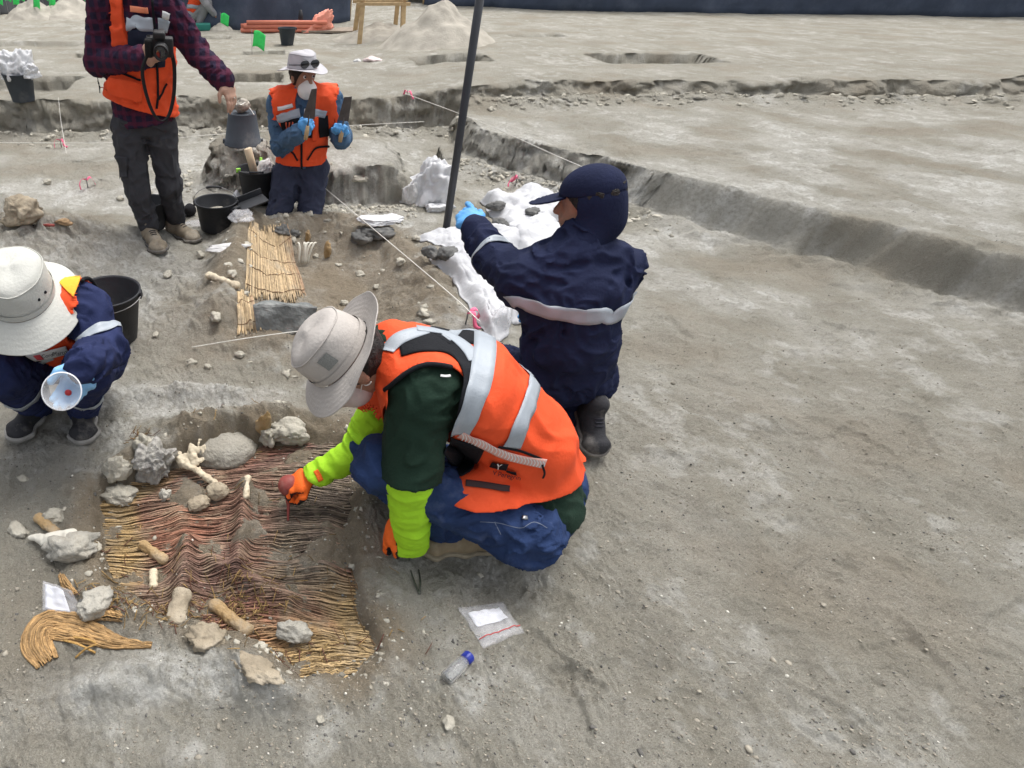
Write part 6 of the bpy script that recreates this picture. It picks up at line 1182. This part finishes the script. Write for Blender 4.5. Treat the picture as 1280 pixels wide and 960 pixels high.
bag('crumpled_paper', 'scrap of pinkish white paper lying out on the upper terrace', GT(465, 76), (.14, .08, .04), 33, mat('pink_paper', (.70, .58, .56), .8), 0, .4, 4, 'paper'); bag('crumpled_paper', 'small pale scrap left of the pinkish paper on the terrace', GT(447, 77), (.06, .05, .03), 34, PLG, 0, .4, 3, 'paper')
# ------------------------------------------------------------------ far things: fences, trestle, heaps, cars
NET_HAZED = mat('hazed_black_net', (.062, .078, .112), .85, .18, 3, .4, 30, .2, stain=((.11, .13, .17), 2, .5, .6)); NETG = mat('grey_shade_net', (.075, .078, .082), .85, .18, 3, .4, 30, .2, stain=((.14, .14, .14), 2, .5, .6))  # distance haze and lens veil painted into the black net's blue-grey colour
def fence(label, pts, h, m, seed, nposts):
    p = np.array(pts, float); seg = np.linalg.norm(np.diff(p, axis=0), axis=1); L = seg.sum(); s = np.concatenate([[0], np.cumsum(seg)]); n = int(L * 14); t = np.linspace(0, L, n); x = np.interp(t, s, p[:, 0]); y = np.interp(t, s, p[:, 1]); z0 = H(x, y)
    root = thing('screen_fence', label, 'fence', (x[0], y[0], z0[0])); o3 = np.array(root.location); K = 16; v = np.zeros((n, K, 3)); d = np.stack([np.gradient(x), np.gradient(y)], 1); d /= np.linalg.norm(d, axis=1)[:, None]
    for k in range(K):
        w = k / (K - 1); bulge = .10 * n2(t * .9, np.full(n, w * 1.5), seed) + .035 * n2(t * 3.5, np.full(n, w * 2), seed + 1) + .10 * (1 - w) ** 3
        v[:, k, 0] = x + d[:, 1] * bulge; v[:, k, 1] = y - d[:, 0] * bulge; v[:, k, 2] = z0 - .03 + w * h + .03 * w * n2(t * 1.2, np.zeros(n), seed + 2)
    o = link('net', mesh((v - o3).reshape(-1, 3), grid_faces(n, K)), m, root); md = o.modifiers.new('s', 'SOLIDIFY'); md.thickness = .008
    for i in range(nposts):
        tt = L * i / (nposts - 1); px, py = np.interp(tt, s, p[:, 0]), np.interp(tt, s, p[:, 1]) + .06; b = MB(); b.tube(np.array([(px, py, hz(px, py) - .1), (px, py, hz(px, py) + h * .5), (px, py, hz(px, py) + h + .1)]) - o3, .04, 10); b.build('post', WOODL, root)
fence('tall black shade net fence behind the orange poles', [G(216, 36, .36)[:2], G(300, 38, .36)[:2], G(436, 31, .36)[:2]], 2.1, NET_HAZED, 3, 4)
fence('long black shade net fence right of the open gateway', [G(529, 17, .36)[:2], G(610, 20, .36)[:2], G(700, 25, .36)[:2], (11, 15.0), (19, 13.5)], 2.1, NET_HAZED, 5, 7)
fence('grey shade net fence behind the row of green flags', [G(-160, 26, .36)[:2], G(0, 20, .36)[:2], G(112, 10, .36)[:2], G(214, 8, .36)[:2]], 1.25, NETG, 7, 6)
def heap(label, px, py, r, h, seed, squash=.8):
    c = GT(px, py); n, K = 64, 26; a = np.linspace(0, 2 * math.pi, n, endpoint=False); rr = np.linspace(0, 1, K) ** .9; x = np.outer(np.cos(a), rr) * r; y = np.outer(np.sin(a), rr) * r * squash; d = np.hypot(x / r, y / (r * squash)) + .10 * n2(x * 3 / r, y * 3 / r, seed)
    z = h * np.clip(1 - d, 0, 1) ** 1.15 * (1 + .12 * n2(x * 5, y * 5, seed + 1)) + .02 * n2(x * 12, y * 12, seed + 2); gz = H((x + c[0]).ravel(), (y + c[1]).ravel()).reshape(x.shape) - c[2]; z = z + gz - .03 * ss(.75, 1, rr)[None]
    o = link('soil_heap', mesh(np.stack([x, y, z], -1).reshape(-1, 3), grid_faces(n, K, True)), SANDH); o.location = tuple(c); return tag(o, label, 'heap')
SANDH = mat('sieved_sand', (.40, .372, .318), .95, .15, 6, .7, 40, .1, var2=.10, sc2=1.2)
heap('large pale cone of sieved soil right of the wooden trestle', 545, 52, .95, .58, 3); heap('low soil spill under the wooden trestle', 470, 46, .85, .22, 5); heap('small soil heap at the foot of the grey fence', 44, 22, .75, .42, 7); heap('broader soil heap behind the standing shoulder by the grey fence', 90, 20, 1.1, .42, 8); heap('tiny soil heap with a green flag at the black fence', 276, 38, .28, .14, 9)
# wooden sieve trestle
def trestle():
    c = GT(474, 50); t = thing('trestle', 'pale timber sieve trestle standing over sieved soil', 'trestle', c); W = mat('pine_timber', (.50, .36, .20), .75, .15, 14, .3, 60, .25); H_ = 1.25
    def leg(a, b, w=.075): m = MB(); m.bar(a, b, w, .05); m.build('leg', W, t)
    for sy in (-1, 1):
        for sx in (-1, 1): leg((sx * .36, sy * .42 + .2, -.06), (sx * .30, sy * .10 + .2, H_))
    for sy in (-1, 1): m = MB(); m.bar((-.44, sy * .29 + .2, .52), (.44, sy * .29 + .2, .52), .07, .045); m.build('cross_rail', W, t)
    for sx in (-1, 1): m = MB(); m.bar((sx * .36, -.16, .60), (sx * .36, .56, .60), .045, .07); m.build('side_rail', W, t)
    for sx in (-1, 1): m = MB(); m.bar((sx * .30, -.05, H_ - .05), (sx * .30, .45, H_ - .05), .05, .08); m.build('top_rail', W, t)
    for sy in (-1, 1): m = MB(); m.bar((-.34, .2 + sy * .13, H_), (.34, .2 + sy * .13, H_), .05, .08); m.build('top_rail', W, t)
trestle()
# bundle of orange poles and tarp by the fence
OP = mat('salmon_plastic', (.66, .22, .145), .6, .08, 8, .2, 40); OPT = mat('salmon_tarp', (.85, .35, .26), .6, .10, 8, .4, 20)
c = GT(360, 40)
for k in range(9):
    z = .036 + .066 * (k // 4); y = (k % 4) * .08 - .12; o = MB().tube([V3(-.86 + .06 * (k % 3), y, z), V3(0, y + .02, z), V3(.62 + .08 * ((k * 7) % 3), y - .02, z)], .034, 12).build('plastic_pole', OP); o.location = tuple(c + V3(-.05, 0, 0)); tag(o, 'salmon orange plastic pole in the bundle lying by the black fence', 'pole', 'bundle of orange poles by the fence')
bag('folded_tarp', 'rumpled salmon tarp leaning on the orange poles', c + V3(.62, -.05, .0), (.26, .10, .26), 61, OPT, .3, .45, 5, 'tarp', lean=.7)
for k in range(4): o = MB().box((0, 0, 0), (1.3 - .1 * k, .14, .035), rotz(.06 * k), .004).build('plank', mat('grey_plank', (.30, .25, .20), .85, .2, 12, .3, 50)); o.location = tuple(GT(415, 40) + V3(.05 + .05 * k, .16 * k - .2, .03)); tag(o, 'weathered plank lying flat at the right end of the orange poles', 'plank', 'weathered planks by the orange poles')
bag('white_bag', 'small white sack at the left end of the orange poles', GT(321, 40), (.16, .12, .11), 63, PLG, 0, .3, 4)
o = MB(); o.tube([V3(0, 0, 0), V3(.01, 0, .25), V3(.0, 0, .36)], [.05, .05, .03], 10); o = o.build('dark_jug', RUBBER); o.location = tuple(GT(375, 40)); tag(o, 'dark jug standing before the salmon tarp', 'jug')
o = MB().box((0, 0, .06), (.42, .26, .12), rotz(.1), .02).build('green_tray', mat('teal_plastic', (.03, .20, .16), .6, .1, 10)); o.location = tuple(GT(250, 38)); tag(o, 'teal plastic tray at the feet of the far crouching digger', 'tray')
# parked cars glimpsed through the gateway
def car(label, loc, rz, paint):
    t = thing('parked_car', label, 'car', loc, rz=rz); prof = [(-2.1, .30), (-2.15, .62), (-2.0, .86), (-1.35, .95), (-.65, 1.42), (.75, 1.46), (1.55, 1.02), (2.05, .90), (2.12, .58), (2.1, .30)]; n = len(prof); st = [(-.84, .93), (-.80, 1.0), (.80, 1.0), (.84, .93)]; v = []
    for yy, sc_ in st:
        for x, z in prof: v.append((x * (.985 if sc_ < 1 else 1), yy * (1 - .16 * ss(.95, 1.45, np.array(z))), .30 + (z - .30) * sc_))
    f = [(i * n + j, i * n + (j + 1) % n, (i + 1) * n + (j + 1) % n, (i + 1) * n + j) for i in range(3) for j in range(n)] + [tuple(range(n))[::-1], tuple(range(3 * n, 4 * n))]; b = MB(); b.add(v, f); o = b.build('car_body', paint, t, False); md = o.modifiers.new('b', 'BEVEL'); md.width = .05; md.segments = 3
    gm = mat('car_glass', (.015, .018, .022), .08, .02, 10, spec=.7)
    for s in (-1, 1):
        q = np.array([(-.55, 1.36), (.70, 1.40), (1.30, 1.04), (-1.15, 1.0)]); vv = np.array([(x, s * (.852 - .13 * float(ss(.95, 1.45, np.array(z)))), z - .03) for x, z in q]); b = MB(); b.add(np.concatenate([vv, vv - (0, s * .03, 0)]), [(0, 1, 2, 3), (7, 6, 5, 4), (0, 4, 5, 1), (1, 5, 6, 2), (2, 6, 7, 3), (3, 7, 4, 0)]); b.build('side_window', gm, t, False)
        for x in (-1.3, 1.32):
            b = MB(); b.lathe([(.0, -.10), (.20, -.10), (.31, -.09), (.325, -.06), (.325, .06), (.31, .09), (.21, .10), (.19, .07), (0, .07)], (x, s * .80, .325), rotx(math.pi / 2 * (1 if s < 0 else -1)), 28); w_ = b.build('wheel', mat('tyre', (.015, .015, .016), .85, .1, 20), t); b = MB(); b.lathe([(0, .095), (.05, .098), (.17, .090), (.205, .102), (.21, .08)], (x, s * .80, .325), rotx(math.pi / 2 * (1 if s < 0 else -1)), 20); b.build('rim', mat('alloy', (.5, .5, .52), .35, .05, 10, metal=.8), w_)
        b = MB(); b.box((2.05, s * .62, .72), (.12, .34, .14), None, .03); b.build('headlight', mat('lamp_glass', (.7, .72, .75), .15, .02, 10), t); b = MB(); b.box((-2.08, s * .66, .74), (.10, .28, .16), None, .03); b.build('tail_light', mat('red_lamp', (.45, .02, .02), .3, .02, 10), t); b = MB(); b.box((.95, s * .93, 1.02), (.12, .16, .11), None, .03); b.build('mirror', paint, t)
    for nm, q in (('windscreen', [(.80, 1.405), (1.48, 1.03)]), ('rear_window', [(-.70, 1.375), (-1.28, .98)])):
        (x0, z0), (x1, z1) = q; sg = 1 if x0 > 0 else -1; vv = np.array([(x0 + sg * .03, -.62, z0), (x0 + sg * .03, .62, z0), (x1 + sg * .03, .74, z1 + .01), (x1 + sg * .03, -.74, z1 + .01)]); b = MB(); b.add(np.concatenate([vv, vv - (sg * .05, 0, .02)]), [(0, 1, 2, 3), (7, 6, 5, 4), (0, 4, 5, 1), (1, 5, 6, 2), (2, 6, 7, 3), (3, 7, 4, 0)]); b.build(nm, gm, t, False)
    for x in (2.13, -2.15): b = MB(); b.box((x, 0, .42), (.08, 1.5, .16), None, .03); b.build('bumper', mat('bumper_grey', (.05, .05, .055), .6, .1, 10), t)
def onground(x, y): return V3(x, y, hz(x, y))
car('white car parked beyond the gateway with its wheel by the fence end', onground(5.25, 18.55), .0, mat('white_paint', (.72, .73, .74), .25, .02, 4, spec=.5)); car('dark blue car parked farther out beyond the gateway', onground(3.4, 22.5), .10, mat('dark_blue_paint', (.03, .04, .07), .25, .02, 4, spec=.5))
# ------------------------------------------------------------------ gravel, shell bits and clods: nobody could count them
def gravel():
    r2 = np.random.RandomState(21); bm = bmesh.new(); bmesh.ops.create_icosphere(bm, subdivisions=1, radius=1); bv = np.array([q.co[:] for q in bm.verts]); bf = np.array([[q.index for q in k.verts] for k in bm.faces]); bm.free()
    n = 24000; px = np.concatenate([r2.uniform(-30, 720, 15000), r2.uniform(700, 1290, 9000)]); py = 300 + (970 - 300) * r2.rand(n) ** .8; dx = (px - CX) / FPX; dy = (CY - py) / FPX; dz = FWD[2] + UPV[2] * dy; k = -CAM_H / dz; x = dx * k; y = (FWD[1] + UPV[1] * dy) * k
    x += r2.normal(size=n) * .02; y += r2.normal(size=n) * .03; keep = poly_sd(x, y, MAT_POLY) + .05 * r2.rand(n) > -.01 ; keep |= r2.rand(n) < .25; keep &= fbm(x * 2.5, y * 2.5, 3, 91) + r2.rand(n) * .9 > .25
    x, y = x[keep], y[keep]; n = len(x); s = .0011 + .0036 * r2.rand(n) ** 3.4 + .008 * (r2.rand(n) < .018) * r2.rand(n); z = H(x, y)
    ins = in_poly(x, y, MAT_POLY); z = np.where(ins, np.maximum(z, mat_z(x, y) + .003), z)
    jit = 1 + .35 * r2.normal(size=(n, len(bv), 1)) * .6; v = bv[None] * jit * (s[:, None] * np.array([1, .85, .6]) * (1 + .3 * r2.normal(size=(n, 3))))[:, None]; v[..., 0] += x[:, None]; v[..., 1] += y[:, None]; v[..., 2] += (z + s * .15)[:, None]
    f = (bf[None] + (np.arange(n) * len(bv))[:, None, None]).reshape(-1, 3); me = mesh(v.reshape(-1, 3), f); q = r2.rand(n); base = np.where(q[:, None] < .74, np.array([[.30, .275, .225]]), np.where(q[:, None] < .93, np.array([[.14, .135, .125]]), np.array([[.58, .56, .50]]))) * (.75 + .5 * r2.rand(n)[:, None]); cattr(me, 'tint', np.repeat(base, len(bv), 0))
    o = link('gravel', me, mat('gravel_mix', None, .9, .15, 60, 0, 100, .2, attrib='tint'), None, False); o['kind'] = 'stuff'
gravel()
def crumbs():                      # crumbled lumps below the cut faces and round the graves
    r2 = np.random.RandomState(33); bm = bmesh.new(); bmesh.ops.create_icosphere(bm, subdivisions=2, radius=1); bv = np.array([q.co[:] for q in bm.verts]); bf = np.array([[q.index for q in k.verts] for k in bm.faces]); bm.free(); xs, ys, ss_ = [], [], []
    for _ in range(900): x = r2.uniform(-3.4, 9); xs.append(x); ys.append(float(wall_y(x)) - abs(r2.normal()) * .18 - .03); ss_.append(.006 + .028 * r2.rand() ** 4)
    for _ in range(420): i = r2.randint(len(MAT_POLY)); t = r2.rand(); a = MAT_POLY[i - 1] * (1 - t) + MAT_POLY[i] * t; q = a + r2.normal(size=2) * .05; xs.append(q[0]); ys.append(q[1]); ss_.append((.002 + .010 * r2.rand() ** 4))
    for _ in range(200): i = r2.randint(len(PITA)); t = r2.rand(); a = PITA[i - 1] * (1 - t) + PITA[i] * t; q = a + r2.normal(size=2) * .14; xs.append(q[0]); ys.append(q[1]); ss_.append((.004 + .022 * r2.rand() ** 4))
    for _ in range(300): xs.append(.3 + r2.rand() * .8); ys.append(4.55 - abs(r2.normal()) * .12); ss_.append(.004 + .022 * r2.rand() ** 4)
    for _ in range(260): a = r2.rand() * 6.28; r = .45 + .25 * abs(r2.normal()); xs.append(-.28 + r * math.cos(a)); ys.append(4.98 + r * math.sin(a)); ss_.append(.004 + .022 * r2.rand() ** 4)
    for _ in range(400): t = r2.rand(); xs.append(1.75 + t * 1.2 - abs(r2.normal()) * .12); ys.append(5.75 - t * 1.6 - abs(r2.normal()) * .12); ss_.append(.004 + .025 * r2.rand() ** 4)
    x, y, s = map(np.array, (xs, ys, ss_)); n = len(x); z = H(x, y); v = np.repeat(bv[None], n, 0); d = n3((v + r2.rand(n)[:, None, None] * 90).reshape(-1, 3), 2.2, 5).reshape(n, -1, 1); v = v * (1 + .75 * d) * (s[:, None] * (1 + .25 * r2.normal(size=(n, 3))) * np.array([1, 1, .7]))[:, None]; v[..., 0] += x[:, None]; v[..., 1] += y[:, None]; v[..., 2] += (z - s * .1)[:, None]
    f = (bf[None] + (np.arange(n) * len(bv))[:, None, None]).reshape(-1, 3); me = mesh(v.reshape(-1, 3), f); o = link('soil_crumbs', me, SOIL2); o['kind'] = 'stuff'
crumbs()
